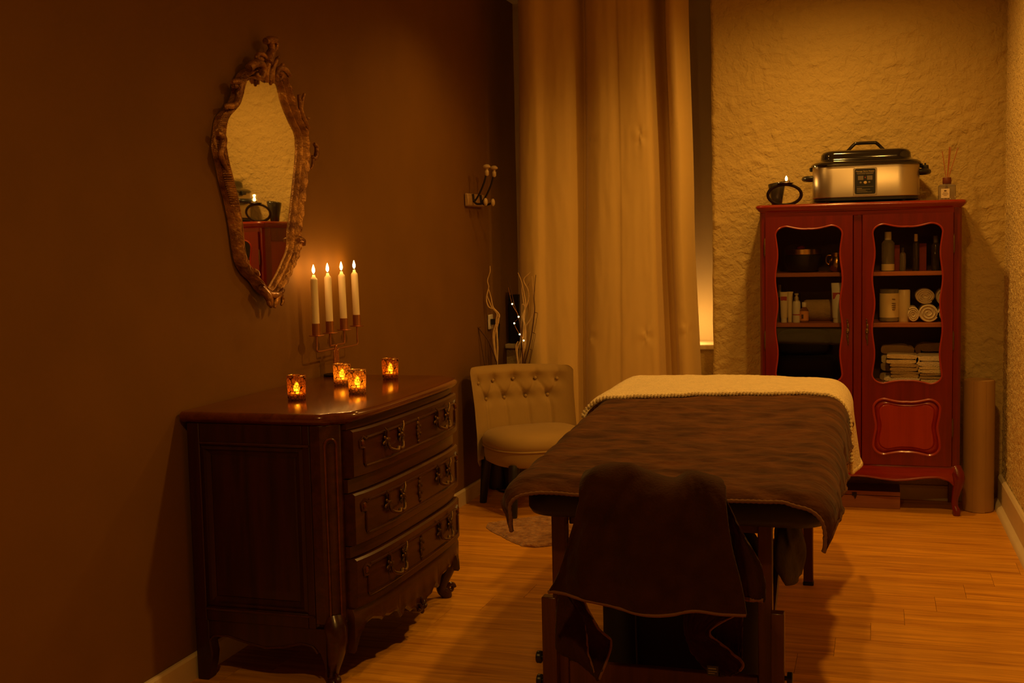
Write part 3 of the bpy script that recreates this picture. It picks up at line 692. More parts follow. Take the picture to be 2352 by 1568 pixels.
# ------------------------------------------------------------------ curtain
CY = 6.07
ctab = [(1186, .055), (1192, .02), (1202, -.015), (1222, -.040), (1243, -.046), (1258, -.028), (1285, -.024), (1310, -.010), (1324, .020), (1334, .055), (1341, .040), (1350, -.004), (1372, -.040), (1400, -.050), (1424, -.047), (1430, -.050), (1455, -.052), (1485, -.046), (1503, -.030), (1509, .020), (1518, .070), (1530, .085), (1538, .055), (1543, -.010), (1552, -.034), (1566, -.040), (1577, -.022), (1586, .012), (1592, .04)]
def curtain_fn(u, v):
    px = lerp(1186, 1592, u); z = lerp(.012, 2.66, v)
    X = aty(px, 500, CY).x
    low = 1-sstep(.3, 1.5, z); top = sstep(1.5, 2.6, z)
    amp = 1.25+.25*top-.10*low
    w = cinterp(ctab, px+6*math.sin(z*1.3+u*4)*math.sin(PI*u))
    X += (.035*low-.022*top)*sstep(.55, 1, u)+(-.012*sstep(.5, .9, z)*(1-sstep(1.2, 1.7, z))+.01*top)*(1-sstep(0, .1, u))
    Y = CY+w*amp+.006*nz(u*9, z*1.5, 2)+.0022*nz(u*30, z*6, 4)
    for cxp, czz in ((1352, .83), (1482, .83), (1570, .86), (1360, 1.86), (1480, 1.86)):   # starry pinched wrinkles
        dx = (px-cxp)/14; dz = (z-czz)/.045
        r2 = dx*dx+dz*dz
        if r2 < 9: Y += .005*math.exp(-r2*.6)*math.cos(3*math.atan2(dz, dx)+.6)
    return (X, Y, z)
cu = thing('curtain', (-1.38, CY, 0), 'floor-length champagne curtain hanging in deep folds before the window', 'curtain')
co = obj('panel', MB().grid(301, 150, curtain_fn), 'curtain', cu, smooth=180, recalc=False)
sd = co.modifiers.new('thickness', 'SOLIDIFY'); sd.thickness = .002
obj('rod', MB().tube([(-2.02, CY, 2.675), (-.835, CY, 2.675)], .012, 12), 'iron', cu)
# lamp glowing on the sill behind the curtain
lp = thing('sill_lamp', (-.975, 6.40, .757), 'small glowing lamp on the window sill behind the curtain', 'lamp')
obj('base', MB().lathe([(.03, .757), (.032, .762), (.03, .775)], -.975, 6.40, 20), 'black_plastic', lp)
obj('globe', MB().lathe([(.022, .775), (.030, .790), (.028, .81), (.015, .825), (.003, .829)], -.975, 6.40, 20), 'bulb', lp)
l = bpy.data.lights.new('sill_lamp_glow', 'POINT'); l.energy = 2.0; l.color = (1, .52, .13); l.shadow_soft_size = .03
lo = bpy.data.objects.new('sill_lamp_glow', l); COL.objects.link(lo); lo.location = (-.975, 6.40, .875)
# black box on the sill
solo('black_box', MB().box(-2.012, -1.945, 6.36, 6.45, .757, 1.035), 'black_plastic', (-1.98, 6.40, .757), 'tall slim black box standing on the window sill behind the twigs', 'box', bevel=.006)

# ------------------------------------------------------------------ hooks, socket
hk = thing('coat_rack', (XL+.002, 5.84, 1.52), 'small pale wooden wall rack with two black double hooks', 'coat hook')
bb_ = MB(); py0, py1 = 5.70, 5.965
bb_.loft([[(XL+.002, y, 1.52), (XL+.022, y, 1.523), (XL+.026, y, 1.55), (XL+.022, y, 1.587), (XL+.002, y, 1.59)] for y in (py0, py0+.012, py1-.012, py1)])
obj('board', bb_, 'pale_wood', hk, bevel=.006)
for y in (5.765, 5.885):
    s_ = spline([(XL+.026, y, 1.585), (XL+.030, y, 1.55), (XL+.045, y, 1.560), (XL+.070, y, 1.60), (XL+.092, y, 1.65), (XL+.105, y, 1.70)], 5)
    s2 = spline([(XL+.030, y, 1.55), (XL+.045, y, 1.535), (XL+.07, y, 1.534), (XL+.085, y, 1.54)], 5)
    h = obj('hook', MB().tube(s_, [.0075]*8+[.005]*(len(s_)-8), 8).tube(s2, .0055, 8), 'iron', hk)
    obj('knob', MB().lathe([(.006, 1.675), (.011, 1.682), (.011, 1.70), (.007, 1.706), (.008, 1.712), (.020, 1.718), (.021, 1.724), (.012, 1.733), (.003, 1.735)], XL+.105, y, 16), 'porcelain', h)
    obj('knob', MB().ell((XL+.095, y, 1.543), (.011, .016, .021), 14, 8), 'porcelain', h)
so = thing('wall_socket', (XL+.002, 6.06, .86), 'white wall socket with a black plug on the brown wall', 'socket')
obj('plate', MB().box(XL+.002, XL+.012, 6.025, 6.095, .862, .942), 'white_plastic', so, bevel=.004)
obj('plug', MB().box(XL+.012, XL+.04, 6.045, 6.075, .888, .918).tube([(XL+.035, 6.06, .90), (XL+.06, 6.055, .89), (XL+.05, 6.05, .78), (XL+.03, 6.05, .6)], .004, 6), 'black_plastic', so)

# ------------------------------------------------------------------ vase with branches behind the chair
vx, vy = -1.865, 5.975
va = solo('floor_vase', MB().lathe([(.05, 0), (.062, .004), (.07, .10), (.062, .35), (.045, .54), (.05, .60), (.046, .60), (.041, .54), (.055, .3), (.05, .02)], vx, vy, 28), 'vase', (vx, vy, 0), 'dark slim floor vase holding bare branches behind the beige chair', 'vase')
vb = solo('floor_vase', MB().lathe([(.035, 0), (.042, .004), (.046, .10), (.042, .35), (.032, .54), (.036, .60), (.033, .60), (.029, .54), (.036, .3), (.034, .02)], -1.972, 5.965, 28), 'vase', (-1.972, 5.965, 0), 'narrow dark floor vase of twisted willow in the corner by the socket', 'vase')
def bz(q, Y): return aty(1040+q[0]/3.137, 360+q[1]/3.137, Y)
def branch(name, strokes, mt, base, label, Y):
    b = MB()
    for pts, r0, r1 in strokes:
        P = spline([bz(q, Y+dy) for q, dy in [((p[0], p[1]), (p[2] if len(p) > 2 else 0)) for p in pts]], 5)
        if base is not None: P = [Vector(base)]+P if P[0].z < P[-1].z else P+[Vector(base)]
        b.tube(P, [lerp(r0, r1, i/(len(P)-1)) for i in range(len(P))], 7)
    o = solo(name, b, mt, base, label, 'branch'); return o
bs = (vx, vy, .30); bs2 = (-1.972, 5.965, .30)
branch('willow_branch', [([(318, 1480), (300, 1380), (292, 1270), (318, 1190), (335, 1140), (300, 1100), (258, 1080), (242, 1020), (258, 940), (250, 890), (268, 830), (268, 785)], .006, .002),
                         ([(318, 1470), (322, 1380), (318, 1270), (312, 1190), (318, 1130), (285, 1090), (262, 1040), (246, 990), (262, 930)], .006, .002),
                         ([(312, 1460), (300, 1300), (330, 1180), (320, 1120), (290, 1080), (275, 1010), (258, 950)], .005, .002)], 'willow', bs2, 'pale twisted willow stems standing beside the wall socket', 5.965)
branch('willow_branch', [([(470, 1480), (465, 1380), (520, 1260), (505, 1150), (525, 1070), (515, 990), (495, 900), (470, 835)], .006, .002),
                         ([(480, 1480), (520, 1370), (525, 1250), (508, 1140), (540, 1050), (545, 970), (510, 890), (540, 850), (560, 832)], .006, .002),
                         ([(468, 1480), (455, 1370), (470, 1330)], .005, .003), ([(525, 1220), (570, 1150), (585, 1050), (575, 930), (570, 860)], .004, .0015),
                         ([(530, 1080), (500, 1060), (498, 1090)], .003, .0012), ([(520, 1100), (500, 980), (500, 920)], .004, .0015)], 'willow', bs, 'pale curly willow stems standing in front of the curtain edge', 5.985)
tw = branch('twig', [([(505, 1480), (495, 1330), (480, 1180), (445, 1070), (420, 970), (390, 875)], .0045, .0015)], 'twig', bs, 'thin dark twig carrying fairy lights beside the curtain', 5.955)
branch('twig', [([(525, 1470), (555, 1350), (575, 1230), (590, 1100), (585, 1000), (598, 850)], .004, .0015), ([(575, 1265), (597, 1275)], .002, .001), ([(590, 1120), (612, 1125)], .002, .001), ([(555, 1385), (570, 1390)], .002, .001)], 'twig', bs, 'thin dark thorny twig rising in front of the curtain', 5.965)
branch('twig', [([(315, 1480), (265, 1340), (200, 1250), (130, 1170), (95, 1110), (70, 1040)], .0045, .0012), ([(265, 1340), (270, 1310)], .002, .001), ([(185, 1235), (200, 1225)], .002, .001)], 'twig', bs2, 'thin dark twig leaning left across the brown wall', 5.87)
dots = [(428, 1060), (474, 1152), (443, 1199), (482, 1279), (511, 1323)]
fy = thing('fairy_lights', bz((520, 1400), 5.95), 'string of tiny fairy lights wound on the dark twig', 'fairy lights')
obj('wire', MB().tube(spline([bz(q, 5.945) for q in [(400, 940), (428, 1060), (474, 1152), (443, 1199), (482, 1279), (511, 1323), (500, 1420)]], 5), .0008, 5), 'copper', fy)
for q in dots: obj('bulb', MB().ell(bz(q, 5.945), (.0046, .0046, .0046), 8, 6), 'bulb', fy)

# ------------------------------------------------------------------ rug
rg = MB(); c0_ = Vector((-1.452, 4.768, 0)); e1 = Vector((-.675, .738, 0))*.515; e2 = Vector((.735, .678, 0))*.82
def rug_fn(u, v):
    p = c0_+e1*u+e2*v; ed = min(u, 1-u)*.5
    ev = min(v, 1-v)*.82; k = min(ed, ev)
    rnd = .05*math.exp(-(ed/.04))*math.exp(-(ev/.04))
    p += (c0_+e1*.5+e2*.5-p).normalized()*(rnd+.006*nz(p.x, p.y, 2, 40)*math.exp(-k/.01))
    return (p.x, p.y, .002+.012*sstep(0, .012, k)*(.8+.35*nz(p.x, p.y, 1, 60)))
rg.grid(110, 150, rug_fn)
solo('rug', rg, 'rug', (-1.3, 5.1, 0), 'small shaggy taupe rug on the planks before the chair', 'rug', smooth=180, recalc=False)

# ------------------------------------------------------------------ massage table
TX0, TX1, TY0, TY1 = -.885, -.11, 2.865, 4.76
mt_ = thing('massage_table', (-.5, 3.8, 0), 'folding wooden massage table with black padded top, covered in blankets', 'massage table')
def rrect(x0, x1, y0, y1, r, n=8):
    out = []
    for cx, cy_, a0 in ((x1-r, y0+r, -PI/2), (x1-r, y1-r, 0), (x0+r, y1-r, PI/2), (x0+r, y0+r, PI)):
        out += [(cx+r*math.cos(a0+PI/2*i/n), cy_+r*math.sin(a0+PI/2*i/n)) for i in range(n+1)]
    return out
pd = MB().loft([[(x, y, z) for x, y in rrect(TX0+e, TX1-e, TY0+e, TY1-e, .085-e*.5)] for e, z in [(.03, .612), (.008, .617), (0, .632), (0, .675), (.008, .692), (.03, .700)]])
obj('padded_top', pd, 'black_vinyl', mt_, smooth=50)
obj('side_rail', MB().box(-.835, -.81, 3.06, 4.62, .56, .614), 'table_wood', mt_, bevel=.003)
obj('side_rail', MB().box(-.285, -.26, 3.06, 4.62, .56, .614), 'table_wood', mt_, bevel=.003)
obj('end_rail', MB().box(-.80, -.293, 3.03, 3.055, .56, .614), 'table_wood', mt_, bevel=.003)
obj('end_rail', MB().box(-.835, -.285, 4.63, 4.655, .56, .614), 'table_wood', mt_, bevel=.003)
for x0, x1, y0, y1, a, b in ((-.842, -.800, 3.0, 3.03, .10, .612), (-.293, -.256, 3.0, 3.03, .10, .612), (-.842, -.805, 4.50, 4.53, .0, .612), (-.268, -.232, 4.50, 4.53, .012, .612)):
    obj('leg', MB().box(x0, x1, y0, y1, a, b), 'table_wood', mt_, bevel=.004)
for x0, x1 in ((-.864, -.824), (-.258, -.224)):
    lg = obj('leg_extension', MB().box(x0, x1, 2.965, 2.998, .012, .372), 'table_wood', mt_, bevel=.003)
    obj('foot', MB().box(x0-.002, x1+.002, 2.962, 3.001, 0, .014), 'black_plastic', lg, bevel=.003)
    s_ = -1 if x0 < -.5 else 1; xo = x0 if s_ < 0 else x1
    for z in (.200, .135):
        obj('knob', MB().loft([[(xo+s_*d, 2.981+r*math.cos(2*PI*j/18), z+r*math.sin(2*PI*j/18)) for j in range(18)] for d, r in ((0, .006), (.006, .006), (.006, .0155), (.008, .017), (.018, .017), (.020, .015))]), 'black_plastic', lg)
obj('foot', MB().box(-.270, -.230, 4.498, 4.532, 0, .014), 'black_plastic', mt_, bevel=.003); 
obj('crossbar', MB().box(-.800, -.293, 3.004, 3.026, .10, .187), 'table_wood', mt_, bevel=.003)
obj('crossbar', MB().box(-.805, -.268, 4.504, 4.526, .10, .17), 'table_wood', mt_, bevel=.003)
for x in (-.815, -.275): 
    obj('brace', MB().tube([(x, 3.05, .20), (x, 3.55, .50), (x, 3.72, .60)], .011, 8), 'table_wood', mt_)
    obj('brace', MB().tube([(x, 4.49, .20), (x, 4.05, .50), (x, 3.88, .60)], .011, 8), 'table_wood', mt_)
cr = obj('face_cradle', MB().tube([(-.505+.105*math.sin(a), 2.675-.065*math.cos(a), .712) for a in [-2.5+5*i/28 for i in range(29)]], .030, 12), 'black_vinyl', mt_)
for x in (-.60, -.41): obj('cradle_rod', MB().tube([(x, 2.68, .70), (x, 2.80, .655), (x, 2.90, .645)], .008, 8), 'iron', mt_)

# ------------------------------------------------------------------ brown fleece blanket
def drape(s_, hw, r, z, flare):
    """signed arc length across the table -> (x offset, z): flat, rounded edge, hang"""
    a = abs(s_); sg = 1 if s_ >= 0 else -1
    if a <= hw-r: return sg*a, z
    q = a-(hw-r)
    if q < r*PI/2: th = q/r; return sg*(hw-r+r*math.sin(th)), z-r*(1-math.cos(th))
    h = q-r*PI/2; return sg*(hw+flare*h), z-r-h
def bl_center(y): return lerp(-.5125, -.55, (y-2.8)/1.6)
def bl_hw(y): return lerp(.4225, .450, (y-2.8)/1.6)
def brown_fn(u, v):
    y = lerp(2.795, 4.55, v)
    zt = lerp(.722, .752, sstep(2.85, 4.3, y))
    lt = .030+.01*math.sin(y*5)+.05*sstep(2.9, 3.6, y); rt = .085+.012*math.sin(y*3.3+1)-.03*math.exp(-((y-2.8)/.12)**2)
    hw = bl_hw(y); L0 = hw+lt; R0 = hw+rt
    s_ = lerp(-L0, R0, u)
    fl = lerp(-.35, .08, sstep(2.8, 3.1, y)) if s_ > 0 else lerp(-.45, .12, sstep(2.8, 3.2, y))
    x, z = drape(s_, hw, .075, zt, fl)
    hang = max(0, zt-.05-z)/.14
    x += math.copysign(1, s_)*hang*(.016*math.sin(y*13+.8)+.012*math.sin(y*27)+.008*nz(y, 2, 0, 12))
    # near end: cloth rolls over the edge, corners drop lower and towards the camera
    b = max(0, (2.885-y)/.09)
    cor = min(1, max(0, (abs(s_)-(hw-.12))/.20))
    z -= .030*b*b+.036*b*cor
    yy = y+.030*b*b*.6-.02*b*cor
    x -= math.copysign(1, s_)*(.055 if s_ < 0 else .03)*min(1, b)*cor*sstep(0, .5, (zt-.03-z)/.14)
    # crumples
    w = .006*nz(x*3, yy*11, 1)+.005*nz(x*7+yy*2, yy*20, 5)+.0034*nz(x*18, yy*40, 8)+.0035*max(0, nz(x*2.5+4, yy*28+3*nz(x*3, yy*3, 2), 6))
    w += .007*math.exp(-((s_-.30)/.12)**2)*nz(x*9, yy*11+x*6, 3)*sstep(4.3, 3.2, yy)
    w += .006*sstep(.1, .35, s_)*math.sin(yy*46+x*22+3*nz(x, yy, 0, 5))*.5*sstep(3.6, 2.9, yy)
    return (bl_center(y)+x+(w*.8*math.copysign(1, s_) if hang > 0 else 0), yy, z+w*(1 if hang <= 0 else .3))
bbm = MB().grid(200, 220, brown_fn)
bbl = thing('brown_blanket', (-.5, 3.6, .70), 'crumpled dark brown fleece blanket spread over the massage table', 'blanket')
o = obj('cloth', bbm, 'brown_fleece', bbl, smooth=180, recalc=False); sd = o.modifiers.new('thickness', 'SOLIDIFY'); sd.thickness = .006; sd.offset = -1
hp = [Vector(brown_fn(i/260, 0))+Vector((0, -.002, 0)) for i in range(261)]
obj('hem', MB().tube(hp, [.0048+.0007*math.sin(i*1.7) for i in range(261)], 7), 'hem', bbl)
hp = [Vector(brown_fn(1, i/160)) for i in range(161)]; obj('hem', MB().tube(hp, .005, 6), 'brown_fleece', bbl)
hp = [Vector(brown_fn(0, i/160)) for i in range(161)]; obj('hem', MB().tube(hp, .005, 6), 'brown_fleece', bbl)

# ------------------------------------------------------------------ cream knitted throw across the far end
def cream_fn(u, v):
    hw = .470; L0 = hw+.03; R0 = hw+.265-.075*(1-sstep(0, .3, v))**2-.05*sstep(.6, 1, v)
    s_ = lerp(-L0, R0, u)
    ynear = interp([(-.6, 4.06), (-.40, 4.12), (-.05, 4.27), (.30, 4.33), (.46, 4.30), (.7, 4.27)], s_)
    y = lerp(ynear, 4.80, v)
    zt = .772+.012*math.exp(-(s_/.35)**2)*sstep(4.2, 4.6, y)
    x, z = drape(s_, hw, .10, zt, .03 if s_ > 0 else .2)
    hang = max(0, zt-.08-z)/.2
    x += math.copysign(1, s_)*hang*(.014*math.sin(y*14+.5)+.008)
    ef = max(0, (y-4.68)/.12); z -= .05*ef*ef
    ro = min(1, v/.05); z -= .010*(1-ro)
    return (-.560+x, y, z+.003*nz(x*14, y*14, 1)+.0014*nz(x*70, y*70, 3))
cm = MB().grid(190, 80, cream_fn)
cb = thing('cream_throw', (-.55, 4.5, .74), 'cream bobbly knitted throw folded across the far end of the table', 'blanket')
o = obj('cloth', cm, 'cream_knit', cb, smooth=180, recalc=False); sd = o.modifiers.new('thickness', 'SOLIDIFY'); sd.thickness = .014; sd.offset = -1
ce = MB(); prev = None; acc = 0
pts = [Vector(cream_fn(i/1600, .004)) for i in range(1601)]; last = pts[0]
for p in pts:
    if (p-last).length > .0125:
        last = p; ce.ell(p+Vector((0, -.003, -.004)), (.0066, .0075, .0088), 7, 5)
o = obj('crochet_edge', ce, 'cream_knit', cb); o['kind'] = 'stuff'
ce = MB(); last = None
for p in [Vector(cream_fn(1, i/500)) for i in range(501)]:
    if last is None or (p-last).length > .0145: last = p; ce.ell(p, (.0075, .008, .0075), 7, 5)
o = obj('crochet_edge', ce, 'cream_knit', cb); o['kind'] = 'stuff'

# ------------------------------------------------------------------ brown towel hung over the face cradle
tw_ = thing('hanging_towel', (-.5, 2.62, .45), 'dark brown towel draped over the face cradle at the near end', 'towel')
def sheet(rows, name, nu=70, nv=60, fold=.010, fk=22, seed=0, mt='towel_brown', edge=True):
    """rows: list of ([(px,py)...], Y) from top to bottom, turned into points and interpolated"""
    R = [spline([aty(x, y, Y+(0)) for x, y in pts], 12) for pts, Y in rows]
    def fn(u, v):
        cols = []
        for r in R:
            t = u*(len(r)-1); i = min(int(t), len(r)-2); cols.append(r[i].lerp(r[i+1], t-i))
        sp_ = spline(cols, 8); t = v*(len(sp_)-1); i = min(int(t), len(sp_)-2); p = sp_[i].lerp(sp_[i+1], t-i).copy()
        a = sstep(.05, .7, v)
        p.y += fold*a*(math.sin(u*fk+seed+1.5*nz(u*2, v*2, seed))+.7*nz(u*6, v*4, seed+3))+.004*nz(u*16, v*14, seed)
        return p
    cache = {}
    o = obj(name, MB().grid(nu, nv, fn), mt, tw_, smooth=180, recalc=False); s2 = o.modifiers.new('thickness', 'SOLIDIFY'); s2.thickness = .005; s2.offset = 0
    return o, fn
o, fn = sheet([([(1352, 1092), (1440, 1078), (1530, 1104), (1590, 1098), (1650, 1104)], 2.80),
               ([(1345, 1082), (1390, 1070), (1440, 1066), (1490, 1082), (1545, 1098), (1580, 1084), (1610, 1086), (1650, 1096)], 2.70),
               ([(1333, 1108), (1365, 1080), (1440, 1072), (1485, 1094), (1545, 1108), (1580, 1096), (1612, 1096), (1664, 1112)], 2.605),
               ([(1326, 1160), (1380, 1150), (1440, 1150), (1545, 1158), (1612, 1158), (1667, 1165)], 2.555),
               ([(1302, 1250), (1380, 1245), (1545, 1250), (1680, 1255)], 2.545),
               ([(1280, 1320), (1380, 1325), (1545, 1335), (1700, 1340)], 2.54),
               ([(1257, 1362), (1320, 1368), (1385, 1388), (1450, 1405), (1540, 1411), (1600, 1405), (1714, 1410)], 2.535)], 'front_drape', 110, 80, .010, 17, 1)
obj('hem', MB().tube([fn(i/90, 1) for i in range(91)], .0042, 6), 'hem', o); obj('hem', MB().tube([fn(1, .35+.65*i/50) for i in range(51)], .0030, 6), 'towel_brown', o)
o, fn = sheet([([(1650, 1112), (1664, 1140)], 2.68), ([(1668, 1180), (1700, 1215)], 2.69), ([(1684, 1260), (1750, 1305)], 2.69), ([(1698, 1340), (1757, 1375)], 2.69), ([(1706, 1372), (1753, 1380)], 2.69)], 'side_flap', 24, 40, .006, 7, 2)
obj('hem', MB().tube([fn(i/20, 1) for i in range(21)], .0055, 6), 'hem', o)
o, fn = sheet([([(1285, 1340), (1300, 1345), (1330, 1350)], 2.68), ([(1278, 1430), (1310, 1410), (1345, 1432)], 2.67), ([(1277, 1488), (1315, 1470), (1349, 1500)], 2.66), ([(1300, 1505), (1335, 1525), (1371, 1562)], 2.66)], 'rear_flap', 24, 40, .006, 5, 3)
obj('hem', MB().tube([fn(1, i/40) for i in range(41)], .0032, 6), 'hem', o)
o, fn = sheet([([(1296, 1350), (1310, 1352), (1330, 1356)], 2.66), ([(1345, 1432), (1365, 1430), (1372, 1440)], 2.67), ([(1349, 1500), (1380, 1485), (1404, 1478)], 2.68), ([(1371, 1562), (1373, 1562), (1376, 1560)], 2.66)], 'rear_flap', 24, 40, .003, 5, 4)
obj('hem', MB().tube([fn(1, i/40) for i in range(41)], .0032, 6), 'hem', o)
o, fn = sheet([([(1575, 1380), (1640, 1385), (1712, 1400)], 2.70), ([(1572, 1440), (1600, 1448), (1630, 1448)], 2.69), ([(1588, 1495), (1630, 1480), (1668, 1486)], 2.69), ([(1628, 1540), (1670, 1538), (1706, 1520)], 2.68), ([(1655, 1552), (1680, 1552), (1700, 1538)], 2.68)], 'rear_flap', 40, 44, .004, 6, 5)
obj('hem', MB().tube([fn(1, i/40) for i in range(41)], .0035, 6), 'hem', o)
o, fn = sheet([([(1640, 1385), (1690, 1390), (1706, 1392)], 2.73), ([(1640, 1440), (1690, 1445), (1706, 1450)], 2.73), ([(1660, 1500), (1690, 1505), (1704, 1510)], 2.72)], 'rear_flap', 20, 24, .004, 6, 6)
p = aty(1637, 1540, 2.665); tg = obj('care_tag', MB().box(p.x-.013, p.x+.013, p.y-.001, p.y+.001, p.z-.012, p.z+.012), 'black_plastic', tw_, label='small black care tag with grey print')
obj('print', MB().box(p.x-.010, p.x+.008, p.y-.0018, p.y-.001, p.z+.004, p.z+.007).box(p.x-.010, p.x+.010, p.y-.0018, p.y-.001, p.z-.002, p.z).box(p.x-.010, p.x+.005, p.y-.0018, p.y-.001, p.z-.007, p.z-.005), 'dim_ink', tg)

# ------------------------------------------------------------------ added black bag shape, keeps the space between the legs dark
def bag_fn(u, v):
    a = 2*PI*u; f = lambda q, e: math.copysign(abs(q)**e, q)
    t = PI*(.02+.96*v); x = -.535+.225*f(math.cos(a), .35)*f(math.sin(t), .3); y = 3.34+.15*f(math.sin(a), .4)*f(math.sin(t), .3); z = .245-.243*f(math.cos(t), .45)
    w = .010*nz(x*9, y*9, z*7)*min(1, z/.1)
    return (x+w, y+w, z+.5*w)
bgm = MB().grid(60, 40, bag_fn, cu=True); bgm.f.append(tuple(i*40 for i in range(60))); bgm.f.append(tuple(i*40+39 for i in reversed(range(60))))
bg_ = thing('filler_bag', (-.535, 3.34, 0), 'black bag shape added to fill the dark area under the massage table', 'bag')
obj('body', bgm, 'cushion_black', bg_, smooth=80)
for sx in (-.07, .07): obj('strap', MB().tube(spline([(-.535+sx*1.6, 3.185, .10), (-.535+sx*1.6, 3.18, .34), (-.535+sx*1.2, 3.20, .42), (-.535+sx*.4, 3.20, .40)], 5), .009, 8, flat=.4), 'black_vinyl', bg_)

# ------------------------------------------------------------------ dark cloth stuffed under the table on the right
def rag_fn(u, v):
    a = 2*PI*u; z = lerp(.385, .585, v); r = .045*(.75+.5*math.sin(PI*min(1, v*1.1+.1)))*(1+.14*math.sin(a*3+z*30)+.30*nz(math.cos(a)*1.5, math.sin(a)*1.5, z*12)-.10*abs(math.sin(a*4+z*16+nz(z*8, a, 1)))+.06)
    return (-.238+r*.8*math.cos(a)+.02*(.58-z), 3.30+r*3.0*math.sin(a), z)
rgm = MB().grid(64, 40, rag_fn, cu=True); k = len(rgm.v); 
rgm.f.append(tuple(i*40 for i in range(64))); rgm.f.append(tuple(i*40+39 for i in reversed(range(64))))
solo('dark_cloth', rgm, 'dark_cloth', (-.215, 3.30, .385), 'dark grey crumpled cloth tucked under the table beside the near right leg', 'cloth', smooth=180)

# ------------------------------------------------------------------ glazed cabinet
KX0, KX1, KY0, KY1, KT = -.549, .370, 5.800, 6.125, 1.483
kab = thing('glazed_cabinet', (-.09, 5.96, 0), 'red cherry two-door glazed cabinet on curved legs against the plaster wall', 'cabinet')
def k_out(e): 
    pts = [(KX0-e, KY1), (KX0-e, KY0+.02), (KX0-e*.8+.004, KY0-e*.5), (KX0+.03, KY0-e)]
    pts += [(lerp(KX0+.06, KX1-.06, i/16), KY0-e-.010*math.sin(PI*i/16)) for i in range(17)]
    return pts+[(KX1-.03, KY0-e), (KX1+e*.8-.004, KY0-e*.5), (KX1+e, KY0+.02), (KX1+e, KY1)]
obj('top', MB().loft([[(x, y, z) for x, y in k_out(e)] for e, z in [(.000, 1.446), (.004, 1.452), (.010, 1.455), (.012, 1.460), (.018, 1.464), (.022, 1.470), (.020, 1.477), (.012, 1.481), (.006, KT)]]), 'cherry_x', kab, smooth=50)
for x0, x1 in ((KX0, KX0+.018), (KX1-.018, KX1)):
    s_ = -1 if x0 < 0 else 1; xo = x0 if s_ < 0 else x1
    sd_ = obj('side_panel', MB().box(x0+(.006 if s_ < 0 else 0), x1-(.006 if s_ > 0 else 0), KY0+.02, KY1, .20, 1.446), 'cherry_panel', kab)
    for y0, y1, z0, z1 in ((KY0+.02, KY0+.075, .20, 1.446), (KY1-.055, KY1, .20, 1.446), (KY0+.075, KY1-.055, 1.37, 1.446), (KY0+.075, KY1-.055, .20, .29), (KY0+.075, KY1-.055, .72, .78)):
        obj('side_frame', MB().box(min(xo, xo-s_*.007), max(xo, xo-s_*.007), y0, y1, z0, z1), 'cherry', sd_, bevel=.002)
obj('back_panel', MB().box(KX0+.018, KX1-.018, KY1-.010, KY1-.002, .20, 1.446), 'cab_in', kab)
for z in (1.153, .909, .612): obj('shelf', MB().box(KX0+.019, KX1-.019, KY0+.035, KY1-.011, z-.020, z), 'shelf', kab, bevel=.002)
obj('bottom_board', MB().box(KX0+.018, KX1-.018, KY0+.03, KY1-.01, .222, .238), 'cherry', kab)
obj('frieze', MB().box(KX0+.028, KX1-.036, KY0, KY0+.022, 1.424, 1.446), 'cherry_x', kab)
obj('stile', MB().box(-.113, -.073, KY0-.002, KY0+.024, .235, 1.424), 'cherry', kab, bevel=.004)
for x0, x1, xc in ((KX0, KX0+.028, KX0), (KX1-.036, KX1, KX1)):
    s_ = -1 if x0 < 0 else 1
    P = [(x0, KY0+.022), (x1, KY0+.022), (x1, KY0), (x0, KY0)] if False else ([(KX0, KY0+.022), (KX0, KY0+.014), (KX0+.012, KY0), (x1, KY0), (x1, KY0+.022)] if s_ < 0 else [(x0, KY0+.022), (x0, KY0), (KX1-.012, KY0), (KX1, KY0+.014), (KX1, KY0+.022)])
    obj('stile', MB().prism(P, lambda u, v, w: (u, v, w), .205, 1.446), 'cherry', kab, bevel=.002)
def wave_outline(xc, hw, zl, zh, side, dip, ns=30, cr=.042, ct=.052):
    pts = []
    for i in range(ns+1):
        z = lerp(zl+cr, zh-cr, i/ns); pts.append((hw-side(z), z))
    xs = hw-side(zh-cr)
    for i in range(1, 8): a = PI/2*i/8; pts.append((xs-ct+ct*math.cos(a), zh-cr+cr*math.sin(a)))
    for i in range(0, 19):
        t = 1-2*i/18; pts.append(((xs-ct)*t, zh-dip*(1-abs(t))**1.3*(3-2*(1-abs(t)))/1.0))
    left = [(-x, z) for x, z in reversed(pts[:ns+8])]; pts += left[:]
    xs = hw-side(zl+cr)
    bot = []
    for i in range(1, 8): a = PI/2*i/8; bot.append((-(xs-ct+ct*math.cos(a)), zl+cr-cr*math.sin(a)))
    for i in range(0, 19):
        t = -1+2*i/18; bot.append(((xs-ct)*t, zl+dip*(1-abs(t))**1.3*(3-2*(1-abs(t)))))
    for i in range(1, 8): a = PI/2*(1-i/8); bot.append((xs-ct+ct*math.cos(a), zl+cr-cr*math.sin(a)))
    pts += bot
    return [(xc+x, z) for x, z in pts]
